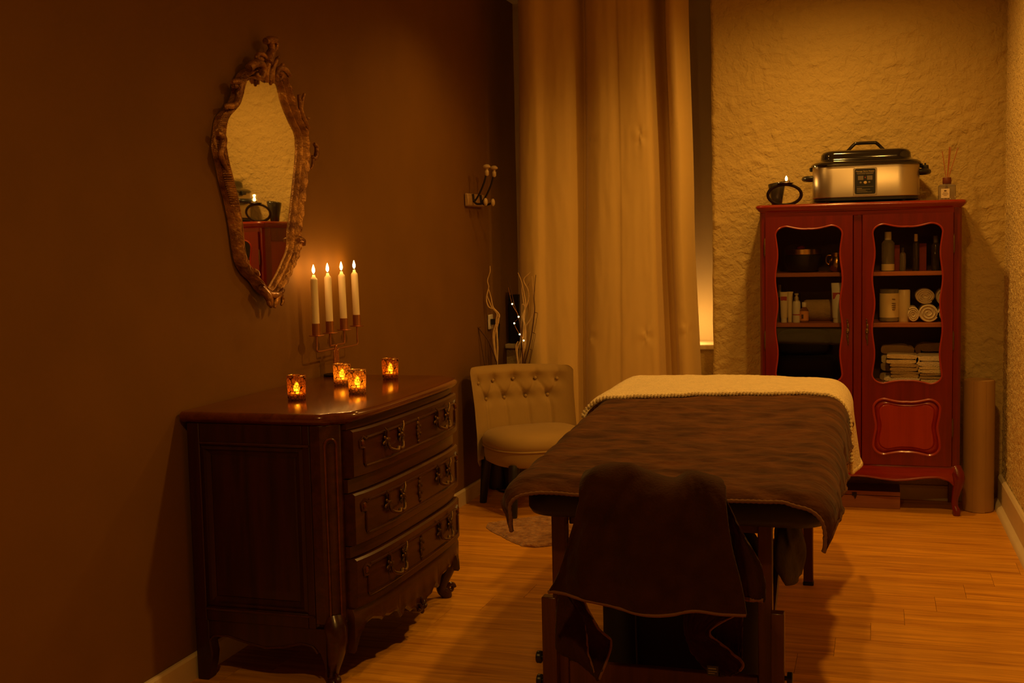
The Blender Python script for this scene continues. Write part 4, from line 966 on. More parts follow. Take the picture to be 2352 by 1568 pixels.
def framed(b, x0, x1, z0, z1, hole, y0, y1):
    """slab x0..x1, z0..z1 with a shaped hole"""
    cx, cz_ = (x0+x1)/2, (z0+z1)/2; n = len(hole); out = []
    for x, z in hole:
        dx, dz = x-cx, z-cz_; t = min(((x1-x0)/2)/abs(dx) if abs(dx) > 1e-9 else 1e9, ((z1-z0)/2)/abs(dz) if abs(dz) > 1e-9 else 1e9); out.append([cx+dx*t, cz_+dz*t])
    for c in ((x0, z0), (x0, z1), (x1, z0), (x1, z1)):
        k = min(range(n), key=lambda i: (out[i][0]-c[0])**2+(out[i][1]-c[1])**2); out[k] = list(c)
    k = len(b.v)
    for y in (y0, y1): b.v += [(x, y, z) for x, z in hole]+[(x, y, z) for x, z in out]
    for i in range(n):
        j = (i+1) % n
        b.f += [(k+i, k+j, k+n+j, k+n+i), (k+2*n+i, k+3*n+i, k+3*n+j, k+2*n+j), (k+i, k+2*n+i, k+2*n+j, k+j), (k+n+i, k+n+j, k+3*n+j, k+3*n+i)]
def wside(z): return .0115*(.5+.5*math.cos(2*PI*(z-1.243)/.2385))
def pside(z): return .012*math.exp(-((z-.4185)/.05)**2)
for x0, x1 in ((-.521, -.115), (-.071, .332)):
    xc = (x0+x1)/2
    hole = wave_outline(xc, .157, .626, 1.378, wside, .014)
    b = MB(); framed(b, x0, x1, .585, 1.424, hole, KY0-.014, KY0+.008)
    hole2 = wave_outline(xc, .150, .286, .552, pside, .013, 16, .045, .05)
    framed(b, x0, x1, .236, .585, hole2, KY0-.014, KY0+.008)
    door = obj('door', b, 'cherry', kab, smooth=25)
    obj('pane', MB().add([(x, KY0+.001, z) for x, z in hole], [tuple(range(len(hole)))]), 'pane', door, label='clear glass pane with wavy outline')
    obj('moulding', MB().tube([(x, KY0-.013, z) for x, z in hole], .0045, 6, closed=True), 'cherry_panel', door)
    obj('moulding', MB().tube([(x, KY0-.013, z) for x, z in hole2], .006, 6, closed=True), 'cherry_panel', door)
    zc = .4185
    def scal(s_): return [(xc+(x-xc)*s_, zc+(z-zc)*(1-(1-s_)*1.12)) for x, z in hole2]
    pn = MB().loft([[(x, KY0+d, z) for x, z in scal(s_)] for s_, d in ((1, -.004), (.97, .000), (.86, -.009), (.84, -.006), (.82, -.011), (.80, -.013))], caps=False)
    pn.add([(x, KY0-.013, z) for x, z in scal(.80)], [tuple(range(len(hole2)))])
    obj('raised_panel', pn, 'cherry_panel', door, smooth=35, label='raised panel with curved outline')
    s_ = 1 if x0 < -.2 else -1; hx = (x1-.022) if s_ > 0 else (x0+.022)
    es = MB()
    for dz, w, h in ((0, .009, .018), (.026, .006, .014), (-.026, .006, .014), (.044, .004, .010), (-.046, .004, .012), (-.060, .0025, .006), (.056, .003, .006)): es.ell((hx+.002*math.sin(dz*90), KY0-.016, .872+dz), (w, .004, h), 9, 6)
    es.ell((hx, KY0-.026, .868), (.006, .012, .007), 9, 6)
    obj('handle', es, 'bronze', door, label='small ornate bronze pull with keyhole')
    ex = x0-.003 if s_ > 0 else x1+.003
    for z in (1.28, .83, .42): obj('hinge', MB().tube([(ex, KY0-.012, z-.045), (ex, KY0-.012, z-.032), (ex, KY0-.012, z+.032), (ex, KY0-.012, z+.045)], [.0015, .0042, .0042, .0015], 8), 'bronze', door)
def k_low(t): return interp([(0, .172), (.10, .170), (.28, .160), (.40, .156), (.52, .160), (.68, .172), (.82, .178), (.93, .165), (1, .135)], abs(t*1.0))
rs = []
for i in range(61):
    t = -1+2*i/60; x = lerp(KX0+.02, KX1-.02, i/60); zl = k_low(t)
    rs.append([(x, KY0+.020, .236), (x, KY0-.006, .236), (x, KY0-.012, .222), (x, KY0-.008, zl+.014), (x, KY0-.012, zl+.006), (x, KY0-.006, zl), (x, KY0+.020, zl)])
obj('apron', MB().loft(rs), 'cherry_x', kab, smooth=35)
obj('side_apron', MB().box(KX0, KX0+.018, KY0+.02, KY1, .165, .20), 'cherry', kab); obj('side_apron', MB().box(KX1-.018, KX1, KY0+.02, KY1, .165, .20), 'cherry', kab)
for sx in (-1, 1):
    xk = KX0 if sx < 0 else KX1
    path = [(xk-sx*.022, KY0+.022, .225), (xk-sx*.010, KY0+.008, .198), (xk-sx*.004, KY0+.000, .172), (xk-sx*.012, KY0+.006, .125), (xk-sx*.020, KY0+.012, .080), (xk-sx*.020, KY0+.010, .045), (xk-sx*.012, KY0+.002, .020), (xk-sx*.014, KY0+.004, 0)]
    rad = [.030, .031, .028, .021, .016, .015, .018, .015]; s_ = spline(path, 5)
    lg = obj('leg', MB().tube(s_, [interp([(i/7, r) for i, r in enumerate(rad)], k/(len(s_)-1)) for k in range(len(s_))], 12), 'cherry', kab)
    obj('leg', MB().box(*sorted((xk, xk-sx*.035)), KY1-.035, KY1, 0, .20), 'cherry', kab, bevel=.003)

# ------------------------------------------------------------------ on top of the cabinet
# stone-heater roaster
RX, RY = -.060, 5.965
ro = thing('electric_roaster', (RX, RY, KT), 'stainless electric roaster with black domed lid on top of the cabinet', 'roaster')
def oval(hx, hy, r, n=10): return rrect(RX-hx, RX+hx, RY-hy, RY+hy, r, n)
def olo(lv, r0): return [[(x, y, z) for x, y in oval(.246+e, .150+e, r0+e*.9)] for e, z in lv]
obj('base', MB().loft(olo([(-.012, KT+.010), (-.004, KT+.012), (-.004, KT+.024), (-.006, KT+.026)], .10)), 'black_plastic', ro)
for sx in (-1, 1):
    for sy in (-1, 1): obj('foot', MB().lathe([(.012, KT), (.013, KT+.011)], RX+sx*.17, RY+sy*.10, 14), 'black_plastic', ro)
body = obj('body', MB().loft(olo([(-.005, KT+.024), (0, KT+.028), (0, KT+.172), (-.003, KT+.176)], .10)), 'steel', ro, smooth=50)
lid = obj('lid', MB().loft(olo([(-.002, KT+.174), (.007, KT+.176), (.009, KT+.182), (.004, KT+.190), (-.012, KT+.198), (-.030, KT+.202), (-.036, KT+.206), (-.038, KT+.215), (-.040, KT+.232), (-.048, KT+.244), (-.065, KT+.251), (-.095, KT+.253)], .10)), 'enamel', ro, smooth=50)
hz = KT+.250
obj('lid_handle', MB().tube(spline([(RX-.088, RY, hz-.002), (RX-.080, RY, hz+.006), (RX-.052, RY, hz+.034), (RX-.035, RY, hz+.038), (RX+.035, RY, hz+.038), (RX+.052, RY, hz+.034), (RX+.080, RY, hz+.006), (RX+.088, RY, hz-.002)], 5), .0062, 10, flat=1.3), 'enamel', lid)
obj('lid_handle_foot', MB().loft([[(RX-.094, RY-.012, hz), (RX-.068, RY-.012, hz), (RX-.068, RY+.012, hz), (RX-.094, RY+.012, hz)], [(RX-.074, RY-.008, hz+.018), (RX-.066, RY-.008, hz+.018), (RX-.066, RY+.008, hz+.018), (RX-.074, RY+.008, hz+.018)]]), 'enamel', lid)
obj('lid_handle_foot', MB().loft([[(RX+.068, RY-.012, hz), (RX+.094, RY-.012, hz), (RX+.094, RY+.012, hz), (RX+.068, RY+.012, hz)], [(RX+.066, RY-.008, hz+.018), (RX+.074, RY-.008, hz+.018), (RX+.074, RY+.008, hz+.018), (RX+.066, RY+.008, hz+.018)]]), 'enamel', lid)
for sx in (-1, 1):
    z = KT+.125 if sx < 0 else KT+.140
    obj('side_handle', MB().tube(spline([(RX+sx*.243, RY-.062, z), (RX+sx*.270, RY-.058, z), (RX+sx*.285, RY-.03, z), (RX+sx*.288, RY, z), (RX+sx*.285, RY+.03, z), (RX+sx*.270, RY+.058, z), (RX+sx*.243, RY+.062, z)], 5), .0125, 10), 'black_plastic', ro)
    obj('lid_lug', MB().box(*sorted((RX+sx*.248, RX+sx*.262)), RY-.02, RY+.02, KT+.160, KT+.180), 'black_plastic', ro, bevel=.004)
obj('control_knob', MB().lathe([(.016, KT+.150), (.017, KT+.152), (.015, KT+.170), (.004, KT+.172), (.004, KT+.180)], RX+.272, RY-.02, 16), 'black_plastic', ro)
yb = RY-.150
obj('panel_surround', MB().prism([(x-RX, y) for x, y in rrect(RX-.054, RX+.054, -.066, .066, .010, 4)], lambda u, v, w: (RX+u, w, KT+.098+v), yb-.003, yb+.002), 'steel', ro, bevel=.001)
pl = obj('control_panel', MB().prism([(x-RX, y) for x, y in rrect(RX-.047, RX+.047, -.059, .059, .008, 4)], lambda u, v, w: (RX+u, w, KT+.098+v), yb-.005, yb-.002), 'black_plastic', ro)
def text(body_, size, x, y, z, mt, parent, name='lettering'):
    c = bpy.data.curves.new(name, 'FONT'); c.body = body_; c.size = size; c.align_x = 'CENTER'; c.extrude = .0002
    t = bpy.data.objects.new(name, c); COL.objects.link(t)
    me = bpy.data.meshes.new_from_object(t.evaluated_get(bpy.context.evaluated_depsgraph_get())); 
    b = MB(); b.v = [(x+v.co.x, y-v.co.z, z+v.co.y) for v in me.vertices]; b.f = [tuple(p.vertices) for p in me.polygons]
    bpy.data.objects.remove(t); bpy.data.curves.remove(c); bpy.data.meshes.remove(me)
    return obj(name, b, mt, parent, recalc=False)
text('Massage Stone Heater', .0094, RX, yb-.0058, KT+.1425, 'gold_ink', pl)
pr_ = MB(); Y0, Y1 = yb-.0062, yb-.0052
for x0, x1, z0, z1 in ((-.038, .038, .1355, .1385), (-.036, .0, .1315, .1338), (.004, .036, .1315, .1338)): pr_.box(RX+x0, RX+x1, Y0, Y1, KT+z0, KT+z1)
obj('print', pr_, 'dim_ink', pl)
for cx in (-.020, .021): obj('display', MB().box(RX+cx-.0125, RX+cx+.0125, Y0, Y1, KT+.104, KT+.124), 'dim_ink', pl, bevel=.002)
obj('indicator', MB().lathe([(.002, 0), (.0025, .001)], 0, 0, 8) if False else MB().ell((RX+.0005, Y0, KT+.116), (.002, .0012, .004), 8, 5), 'red_ink', pl)
for cx, cz2, r in ((-.020, .092, .0055), (.001, .092, .0075), (.019, .093, .0055)): obj('dial', MB().ell((RX+cx, Y0, KT+cz2), (r, .002, r), 12, 6), 'gold_ink' if r > .007 else 'dim_ink', pl)
pr_ = MB().box(RX-.038, RX+.038, Y0, Y1, KT+.072, KT+.0738).box(RX-.037, RX-.014, Y0, Y1, KT+.063, KT+.067)
for i, w in enumerate((.030, .020, .024, .034)): pr_.box(RX-.037, RX-.037+w*2, Y0, Y1, KT+.0595-i*.0045, KT+.0615-i*.0045)
obj('print', pr_, 'dim_ink', pl)
# dark cup
cx_, cy_ = aty(1786, 440, 6.02).x, 6.02
solo('ceramic_cup', MB().loft([[(cx_-.004+r*math.cos(2*PI*j/28)+(z-KT)*.0, cy_+r*math.sin(2*PI*j/28), z+(z-KT)*.16*math.cos(2*PI*j/28)*.35) for j in range(28)] for r, z in [(.022, KT), (.025, KT+.003), (.031, KT+.04), (.039, KT+.085), (.043, KT+.108), (.042, KT+.115), (.038, KT+.116), (.034, KT+.09), (.02, KT+.02)]]), 'ceramic_dark', (cx_, cy_, KT), 'dark glazed ceramic cup on the cabinet beside the ring candle holder', 'cup', smooth=50)
# oval ring tealight holder and tealight
hx_, hy_ = aty(1802, 450, 5.92).x, 5.92
rc = thing('ring_candle_holder', (hx_, hy_, KT), 'black metal ring tealight holder at the left end of the cabinet top', 'candle holder')
rx_, rz_ = .080, .049
for dy, sc_ in ((0, 1), ):
    ringp = [(hx_+rx_*math.cos(a), hy_-.018*math.sin(a*1.0), KT+.002+rz_+rz_*math.sin(a)) for a in [2*PI*i/48 for i in range(48)]]
    obj('ring', MB().tube(ringp, .0035, 8, closed=True, flat=2.2), 'iron', rc)
zt_ = KT+.002+2*rz_
obj('dish', MB().lathe([(.012, zt_-.001), (.036, zt_+.004), (.040, zt_+.007), (.038, zt_+.008), (.012, zt_+.003)], hx_+.006, hy_-.018, 28), 'iron', rc)
tl = thing('tealight', (hx_+.010, hy_-.018, zt_+.003), 'lit tealight in a tin cup on the black ring holder', 'candle')
obj('tin', MB().lathe([(.018, zt_+.004), (.0185, zt_+.018), (.0175, zt_+.018), (.0165, zt_+.013), (.003, zt_+.013)], hx_+.010, hy_-.018, 20), 'tin', tl)
obj('flame', MB().lathe([(.0008, zt_+.016), (.005, zt_+.021), (.0058, zt_+.027), (.004, zt_+.035), (.0005, zt_+.042)], hx_+.010, hy_-.018, 12), 'flame', tl)
l = bpy.data.lights.new('tealight_glow', 'POINT'); l.energy = .10; l.color = (1, .42, .08); l.shadow_soft_size = .006
lo = bpy.data.objects.new('tealight_glow', l); COL.objects.link(lo); lo.location = (hx_+.010, hy_-.018, zt_+.050)
# reed diffuser
fx_, fy_ = .312, 5.99
df = thing('reed_diffuser', (fx_, fy_, KT), 'square glass reed diffuser with brown cap at the right end of the cabinet', 'reed diffuser')
obj('bottle', MB().loft([[(x, y, z) for x, y in rrect(fx_-w, fx_+w, fy_-w, fy_+w, .008, 4)] for w, z in ((.036, KT), (.039, KT+.004), (.039, KT+.070), (.034, KT+.076), (.016, KT+.079), (.014, KT+.082))]), 'smoke_glass', df)
obj('label', MB().box(fx_-.028, fx_+.010, fy_-.0402, fy_-.0395, KT+.012, KT+.056), 'label_white', df)
pr_ = MB().ell((fx_-.009, fy_-.0404, KT+.046), (.006, .0004, .004), 8, 5)
for i, w in enumerate((.010, .014, .008)): pr_.box(fx_-.009-w, fx_-.009+w, fy_-.0408, fy_-.0402, KT+.036-i*.006, KT+.0375-i*.006)
obj('print', pr_, 'ink', df)
obj('cap', MB().lathe([(.019, KT+.080), (.020, KT+.082), (.020, KT+.108), (.019, KT+.110), (.008, KT+.110), (.008, KT+.10)], fx_, fy_, 22), 'cap_brown', df)
for dx, dy, h in ((-.022, .0, .125), (.012, .012, .145), (.016, -.006, .140), (.010, .004, .143), (.048, .0, .138)):
    obj('reed', MB().tube([(fx_-dx*.45, fy_-dy*.4, KT+.012), (fx_+dx, fy_+dy, KT+.110+h)], .0019, 6), 'reed', df)

# ------------------------------------------------------------------ behind the panes
def SX(px, Y=5.93): return aty(px, 690, Y).x
S1, S2, S3 = 1.153, .909, .612
x = SX(1845, 5.97); 
t = thing('dark_bowl', (x, 5.97, S1), 'dark round pot with a shiny gold rim on the top left shelf', 'pot')
obj('body', MB().lathe([(.05, S1), (.072, S1+.01), (.088, S1+.05), (.086, S1+.088)], x, 5.97, 28), 'pot_black', t); obj('rim', MB().lathe([(.087, S1+.086), (.090, S1+.088), (.088, S1+.112), (.084, S1+.112), (.082, S1+.09)], x, 5.97, 28), 'brass', t)
obj('knob', MB().ell((x-.01, 5.95, S1+.120), (.022, .022, .012), 14, 8), 'red_box', t)
x = SX(1922, 5.93); t = thing('brass_jug', (x, 5.93, S1), 'round brass jug on the top left shelf behind the pane', 'jug')
obj('body', MB().lathe([(.020, S1), (.030, S1+.006), (.040, S1+.03), (.036, S1+.058), (.026, S1+.074), (.029, S1+.092), (.027, S1+.092), (.024, S1+.075)], x, 5.93, 24), 'brass', t)
obj('handle', MB().tube(spline([(x-.026, 5.93, S1+.080), (x-.046, 5.93, S1+.078), (x-.050, 5.93, S1+.05), (x-.038, 5.93, S1+.035)], 5), .0035, 8), 'brass', t)
def tube_pack(px0, px1, h, Y, mt, capmt, label, band=None, up=False):
    x0, x1 = SX(px0, Y), SX(px1, Y); xc = (x0+x1)/2; w = (x1-x0)/2
    t = thing('cosmetic_tube', (xc, Y, S2), label, 'tube')
    ch_ = .022
    if not up:
        obj('cap', MB().lathe([(w*.72, S2), (w*.75, S2+.002), (w*.72, S2+ch_)], xc, Y, 18), capmt, t)
        prof = [(w*.80, w*.80, ch_), (w*.86, w*.74, .05), (w*.94, w*.4, h*.75), (w, .003, h)]
    obj('body', MB().loft([[(xc+a*math.cos(2*PI*j/20), Y+b*math.sin(2*PI*j/20), S2+z) for j in range(20)] for a, b, z in prof]), mt, t, smooth=60)
    if band:
        z0, z1, bm2 = band; k = (z0+z1)/2/h
        obj('printed_band', MB().box(xc-w*.75, xc+w*.75, Y-w*.80*(1.05-k)-.004, Y-w*.80*(1.05-k)-.002, S2+z0, S2+z1), bm2, t)
    return t
tube_pack(1791, 1810, .150, 5.885, 'label_white', 'white_plastic', 'white cosmetic tube with dark red band on the left middle shelf', (.108, .128, 'red_ink'))
tube_pack(1807, 1822, .150, 5.915, 'cream_plastic', 'cream_plastic', 'plain cream cosmetic tube behind the red-banded one')
tube_pack(1909, 1942, .192, 5.885, 'white_plastic', 'white_plastic', 'large white cosmetic tube with red flower print, right end of the left middle shelf', (.115, .145, 'red_ink'))
x = SX(1829.5, 5.89); t = thing('pump_bottle', (x, 5.89, S2), 'white foam pump bottle with clear cap between tube and amber bottle', 'bottle')
obj('body', MB().lathe([(.018, S2), (.019, S2+.003), (.019, S2+.095), (.016, S2+.105), (.010, S2+.112)], x, 5.89, 22), 'white_plastic', t)
obj('pump', MB().lathe([(.011, S2+.112), (.011, S2+.122), (.006, S2+.126), (.006, S2+.134), (.010, S2+.136), (.010, S2+.142)], x, 5.89, 16), 'white_plastic', t)
obj('clear_cap', MB().lathe([(.0185, S2+.106), (.0185, S2+.142), (.014, S2+.146), (.003, S2+.147)], x, 5.89, 20), 'pane', t)
obj('printed_band', MB().lathe([(.0193, S2+.036), (.0193, S2+.041)], x, 5.89, 22, False), 'red_ink', t)
x = SX(1847, 5.885); t = thing('small_bottle', (x, 5.885, S2), 'small amber bottle with white cap and orange label on the left middle shelf', 'bottle')
obj('body', MB().lathe([(.020, S2), (.0215, S2+.003), (.0215, S2+.058), (.016, S2+.068), (.009, S2+.074), (.009, S2+.078)], x, 5.885, 22), 'amber_glass', t)
obj('label', MB().lathe([(.0218, S2+.010), (.0218, S2+.056)], x, 5.885, 22, False), 'label_orange', t)
obj('cap', MB().lathe([(.0105, S2+.076), (.011, S2+.078), (.011, S2+.097), (.010, S2+.099)], x, 5.885, 18), 'white_plastic', t)
obj('print', MB().box(x-.012, x-.002, 5.885-.0228, 5.885-.0215, S2+.020, S2+.040), 'ink', t)
x = SX(1791, 5.94); solo('clear_bottle', MB().lathe([(.018, S2), (.019, S2+.1), (.012, S2+.13), (.008, S2+.15), (.008, S2+.18), (.004, S2+.185)], x, 5.94, 18), 'smoke_glass', (x, 5.94, S2), 'tall clear bottle at the left edge of the left middle shelf', 'bottle')
xa, xb = SX(1845, 6.0), SX(1925, 6.0)
solo('rolled_towel', MB().loft([[(xx, 6.0+.052*s_*math.cos(2*PI*j/28), S2+.055+.053*s_*math.sin(2*PI*j/28)*(1+.05*math.sin(3*2*PI*j/28))) for j in range(28)] for xx, s_ in ((xa, .6), (xa+.004, .9), (xa+.015, 1), (xb-.015, 1.02), (xb-.004, .92), (xb, .6))]), 'towel_tan', ((xa+xb)/2, 6.0, S2), 'tan rolled towel lying behind the bottles on the left middle shelf', 'towel', smooth=60)
# big black bolster in the lower left compartment
xa, xb = -.50, SX(1934, 5.93)
def superell(cx, cy, cz2, rx, ry, rz, e=.35, n=36, mth=20):
    b = MB()
    def f(a): return math.copysign(abs(a)**e, a)
    b.grid(n, mth, lambda u, v: (cx+rx*f(math.cos(2*PI*u))*f(math.sin(PI*(.02+.96*v))), cy+ry*f(math.sin(2*PI*u))*f(math.sin(PI*(.02+.96*v))), cz2-rz*f(math.cos(PI*(.02+.96*v)))), cu=True)
    b.f.append(tuple(i*mth for i in range(n))); b.f.append(tuple(i*mth+mth-1 for i in reversed(range(n)))); return b
solo('black_cushion', superell((xa+xb)/2-.005, 5.975, S3+.068, (xb-xa)/2-.02, .12, .066, .45), 'cushion_black', ((xa+xb)/2, 5.975, S3), 'thick black cushion lying lowest in the left compartment', 'cushion', smooth=80)
solo('black_cushion', superell((xa+xb)/2-.02, 5.985, S3+.195, (xb-xa)/2-.04, .11, .060, .5), 'cushion_black', ((xa+xb)/2, 5.985, S3+.135), 'rounded black cushion lying on top of another in the left compartment', 'cushion', smooth=80)
# top right shelf: bottles and cartons
def bottle(px, h, r, Y, mt, label, capmt='smoke_glass', base=None):
    x = SX(px, Y); t = thing('bottle', (x, Y, S1), label, 'bottle', 'bottles on the top right shelf')
    obj('body', MB().lathe([(r*.95, S1), (r, S1+.003), (r, S1+h*.72), (r*.7, S1+h*.78), (r*.5, S1+h*.8)], x, Y, 20), mt, t)
    obj('cap', MB().lathe([(r*.52, S1+h*.8), (r*.55, S1+h*.81), (r*.52, S1+h), (r*.3, S1+h)], x, Y, 16), capmt, t)
    if base: obj('label', MB().lathe([(r*1.01, S1+.004), (r*1.01, S1+.035)], x, Y, 20, False), base, t)
bottle(2039, .188, .030, 5.90, 'smoke_glass', 'large clear pump bottle, leftmost on the top right shelf', 'white_plastic', 'label_cream')
bottle(2073, .112, .015, 5.90, 'smoke_glass', 'short clear bottle between red carton and dark bottle', 'dark_glass')
bottle(2103, .175, .016, 5.91, 'dark_glass', 'tall dark bottle with pale cap in the middle of the top right shelf', 'cream_plastic')
bottle(2148, .165, .019, 5.91, 'dark_glass', 'dark bottle at the right end of the top right shelf', 'smoke_glass')
for px0, px1, h, lab in ((2054, 2066, .125, 'narrow red carton standing left of the short clear bottle'), (2109, 2127, .130, 'wide red carton standing right of the tall dark bottle')):
    solo('red_carton', MB().box(SX(px0, 5.97), SX(px1, 5.97), 5.95, 5.99, S1, S1+h), 'red_box', (SX((px0+px1)/2, 5.97), 5.97, S1), lab, 'carton', bevel=.001)
# middle right shelf
x = SX(2042, 5.93); t = thing('candle_jar', (x, 5.93, S2), 'large candle jar with pale label on the middle right shelf', 'candle')
obj('jar', MB().lathe([(.040, S2), (.044, S2+.004), (.044, S2+.158), (.042, S2+.158), (.042, S2+.135), (.004, S2+.135)], x, 5.93, 30), 'smoke_glass', t)
obj('wax', MB().lathe([(.041, S2+.006), (.041, S2+.134), (.003, S2+.136)], x, 5.93, 30), 'wax', t)
obj('label', MB().lathe([(.0445, S2+.022), (.0445, S2+.138)], x, 5.93, 30, False), 'label_cream', t)
pr_ = MB()
for i, w in enumerate((.010, 0, .012, .012, .012, .009)):
    if w: pr_.box(x+.018-w*.5, x+.018+w, 5.93-.0447, 5.93-.038, S2+.110-i*.010, S2+.112-i*.010)
obj('print', pr_, 'ink', t)
x = SX(2077, 5.935); t = thing('pillar_candle', (x, 5.935, S2), 'smooth cream pillar candle beside the candle jar', 'candle')
obj('wax', MB().lathe([(.026, S2), (.027, S2+.002), (.027, S2+.150), (.024, S2+.154), (.004, S2+.150)], x, 5.935, 26), 'cream_plastic', t); obj('wick', MB().tube([(x, 5.935, S2+.149), (x, 5.935, S2+.158)], .001, 5), 'wick', t)
def roll_towel(px, zc, rx, rz, Y, mt, label, turns=3.4, ph=0):
    xc = SX(px, Y); t = thing('rolled_towel', (xc, Y, zc-rz), label, 'towel', 'rolled white towels on the middle right shelf')
    obj('core', MB().loft([[(xc+rx*.9*math.cos(2*PI*j/30), yy, zc+rz*.9*math.sin(2*PI*j/30)) for j in range(30)] for yy in (Y-.072, Y+.10)]), mt, t, smooth=60)
    n = 90; sp_ = []
    for i in range(n+1):
        a = i/n; th = ph+turns*2*PI*a; k = .16+.80*a; sp_.append((xc+rx*k*math.cos(th), zc+rz*k*math.sin(th)))
    b = MB(); wd = .0036
    rs = []
    for i, (xx, zz) in enumerate(sp_):
        i0, i1 = max(0, i-1), min(n, i+1); tx, tz = sp_[i1][0]-sp_[i0][0], sp_[i1][1]-sp_[i0][1]; L = math.hypot(tx, tz) or 1; nx_, nz_ = -tz/L, tx/L
        wob = .002*nz(xx*40, zz*40, ph)
        rs.append([(xx-nx_*wd, Y+.10, zz-nz_*wd), (xx-nx_*wd, Y-.076+wob, zz-nz_*wd), (xx, Y-.081+wob, zz), (xx+nx_*wd, Y-.076+wob, zz+nz_*wd), (xx+nx_*wd, Y+.10, zz+nz_*wd)])
    b.loft(rs); obj('coil', b, mt, t, smooth=60)
roll_towel(2096.5, S2+.036, .028, .036, 5.96, 'towel_white', 'narrow rolled white towel, lowest left of the towel pile', 3.2, 1)
roll_towel(2131, S2+.045, .047, .045, 5.96, 'towel_white', 'plump rolled white towel in the middle of the bottom row', 2.6, 2)
roll_towel(2124, S2+.045+.079, .046, .036, 5.965, 'towel_white', 'rolled white towel lying on top of two others', 3.8, .4)
roll_towel(2172, S2+.040, .036, .040, 5.96, 'towel_white', 'rolled white towel partly hidden at the right end of the bottom row', 3, 3)
roll_towel(2168, S2+.040+.079, .036, .040, 5.97, 'towel_white', 'rolled white towel partly hidden at the right end of the upper row', 3, 4)
# folded towels in the lower right compartment
def folded(px0, px1, z, h, Y, dpt, mt, label, group, sk=0, rnd=.5):
    x0, x1 = SX(px0, Y), SX(px1, Y); b = MB(); n = 26
    for q, (za, zb_) in enumerate(((0, .47), (.53, 1))):
        rs = []
        for i in range(9):
            yy = Y-dpt/2+dpt*i/8; ring = []
            for j in range(n):
                a = 2*PI*j/n; c, s = math.cos(a), math.sin(a)
                xx = (x0+x1)/2+(x1-x0)/2*math.copysign(abs(c)**.35, c)*(1-.02*q)+sk*i/8; zz = z+h*((za+zb_)/2+(zb_-za)/2*math.copysign(abs(s)**.55, s))
                zz += .006*nz(xx*14, yy*14, q+z*40)*min(1, (zz-z)/h*1.3); xx += .005*nz(zz*50, yy*20, q+px0)
                ring.append((xx, yy+.004*nz(xx*30, zz*60, 3), zz))
            rs.append(ring)
        b.loft(rs)
    xf_, r_ = (x1 if rnd > 0 else x0), h*.46      # the rounded fold joining both layers
    b.loft([[(xf_-math.copysign(.004, rnd)+math.copysign(r_*.8*math.cos(a), rnd), yy, z+h*.5+r_*math.sin(a)) for a in [-PI/2+PI*k/10 for k in range(11)]] for yy in (Y-dpt/2+.004, Y+dpt/2-.004)])
    solo('folded_towel', b, mt, ((x0+x1)/2, Y, z), label, 'towel', group, smooth=60)
zs = S3
gl_ = 'left stack of folded towels in the lower right compartment'; gr_ = 'right stack of folded towels in the lower right compartment'
for i, (a, b_, h, mt2, lab) in enumerate(((2030, 2112, .034, 'towel_white', 'white folded towel, lowest of the left stack'), (2046, 2110, .032, 'towel_tan', 'tan folded towel, second from the bottom of the left stack'), (2044, 2106, .036, 'towel_tan', 'tan folded towel in the middle of the left stack'), (2036, 2104, .040, 'towel_cream', 'bright cream folded towel, topmost at the front of the left stack'))):
    folded(a, b_, zs, h, 5.93, .16, mt2, lab, gl_); zs += h
zs = S3
for i, (a, b_, h, mt2, lab) in enumerate(((2114, 2172, .030, 'towel_cream', 'cream folded towel, lowest of the right stack'), (2112, 2172, .028, 'towel_tan', 'tan folded towel, second from the bottom of the right stack'), (2112, 2172, .032, 'towel_cream', 'cream folded towel in the middle of the right stack'), (2110, 2172, .048, 'towel_white', 'thick white folded towel, topmost of the right stack'))):
    folded(a, b_, zs, h, 5.93, .16, mt2, lab, gr_, rnd=-.5); zs += h
folded(2022, 2090, S3, .085, 6.055, .07, 'towel_tan', 'thick tan towel standing behind the left stack', gl_); folded(2024, 2090, S3+.085, .09, 6.055, .07, 'towel_cream', 'pale towel lying high behind the left stack', gl_)
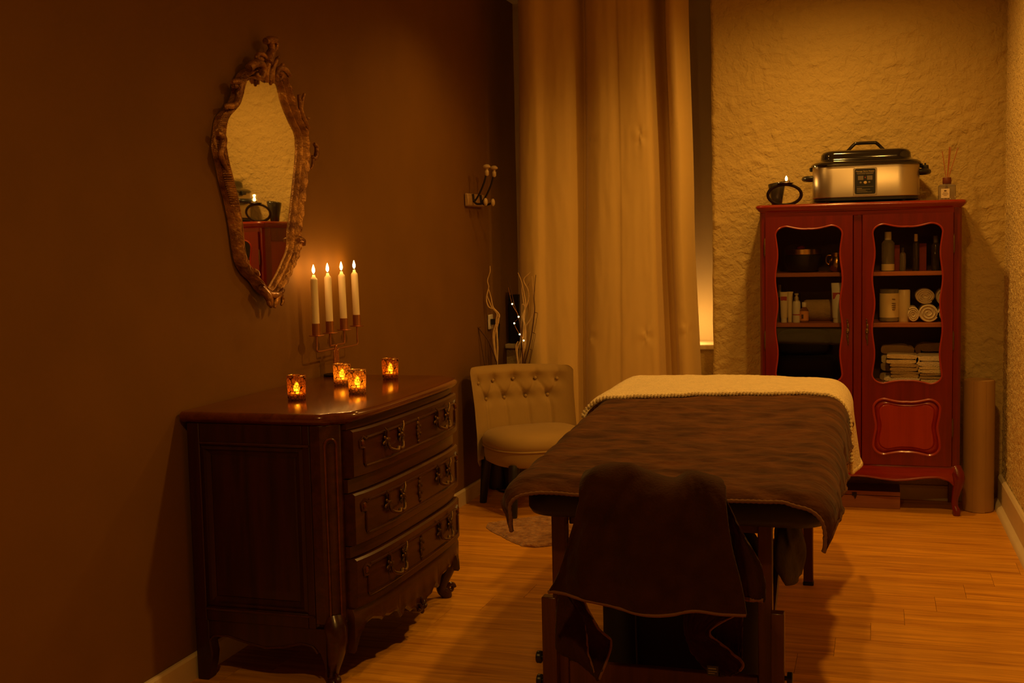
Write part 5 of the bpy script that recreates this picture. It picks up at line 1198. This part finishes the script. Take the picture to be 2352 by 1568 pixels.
folded(2112, 2172, S3, .10, 6.055, .07, 'towel_tan', 'tan towel standing behind the right stack', gr_, rnd=-.5); folded(2113, 2172, S3+.10, .085, 6.055, .07, 'towel_tan', 'tan towel lying high behind the right stack', gr_, rnd=-.5)

# ------------------------------------------------------------------ beside and under the cabinet
bx = thing('wooden_box', (-.11, 5.97, 0), 'low reddish wooden box with black latch under the cabinet', 'box')
obj('body', MB().box(-.36, .106, 5.885, 6.07, 0, .062), 'box_wood', bx, bevel=.002); obj('lid', MB().box(-.36, .106, 5.885, 6.07, .0635, .086), 'box_shaded', bx, bevel=.004)
obj('front_strip', MB().box(-.36, .106, 5.8835, 5.8855, .065, .084), 'box_wood', bx)
obj('latch', MB().box(-.118, -.096, 5.8795, 5.8835, .060, .076).add([(-.110, 5.8795, .060), (-.097, 5.8795, .060), (-.103, 5.8795, .044), (-.110, 5.8835, .060), (-.097, 5.8835, .060), (-.103, 5.8835, .044)], [(0, 2, 1), (3, 4, 5), (0, 1, 4, 3), (1, 2, 5, 4), (2, 0, 3, 5)]), 'iron', bx)
p = atz(2246, 1172); 
fr_ = thing('foam_roll', (.462, 5.945, 0), 'tall tan roll standing upright between cabinet and right wall', 'roll')
fx2, fy2 = .462, 5.945
obj('roll', MB().lathe([(.064, 0), (.070, .004), (.071, .02), (.071, .62), (.069, .630), (.055, .634), (.05, .63), (.03, .60), (.025, .05)], fx2, fy2, 44), 'foam', fr_, smooth=50)
e = [(fx2+.0715*math.cos(a), fy2+.0715*math.sin(a)) for a in [-2.0+.02*i for i in range(40)]]
obj('sheet_edge', MB().loft([[(x, y, .002), (x*1.0+.0012, y-.0012, .002), (x+.0012, y-.0012, .63), (x, y, .63)] for x, y in e]), 'foam', fr_)
# black cable on the floor behind the chair legs
solo('cable', MB().tube(spline([(-2.0, 6.05, .012), (-1.97, 5.95, .008), (-1.93, 5.88, .006), (-1.86, 5.86, .006), (-1.80, 5.92, .006), (-1.80, 6.1, .006), (-1.85, 6.3, .006)], 6), .005, 8), 'black_plastic', (-1.93, 5.9, .001), 'black cable lying on the floor behind the chair legs', 'cable')
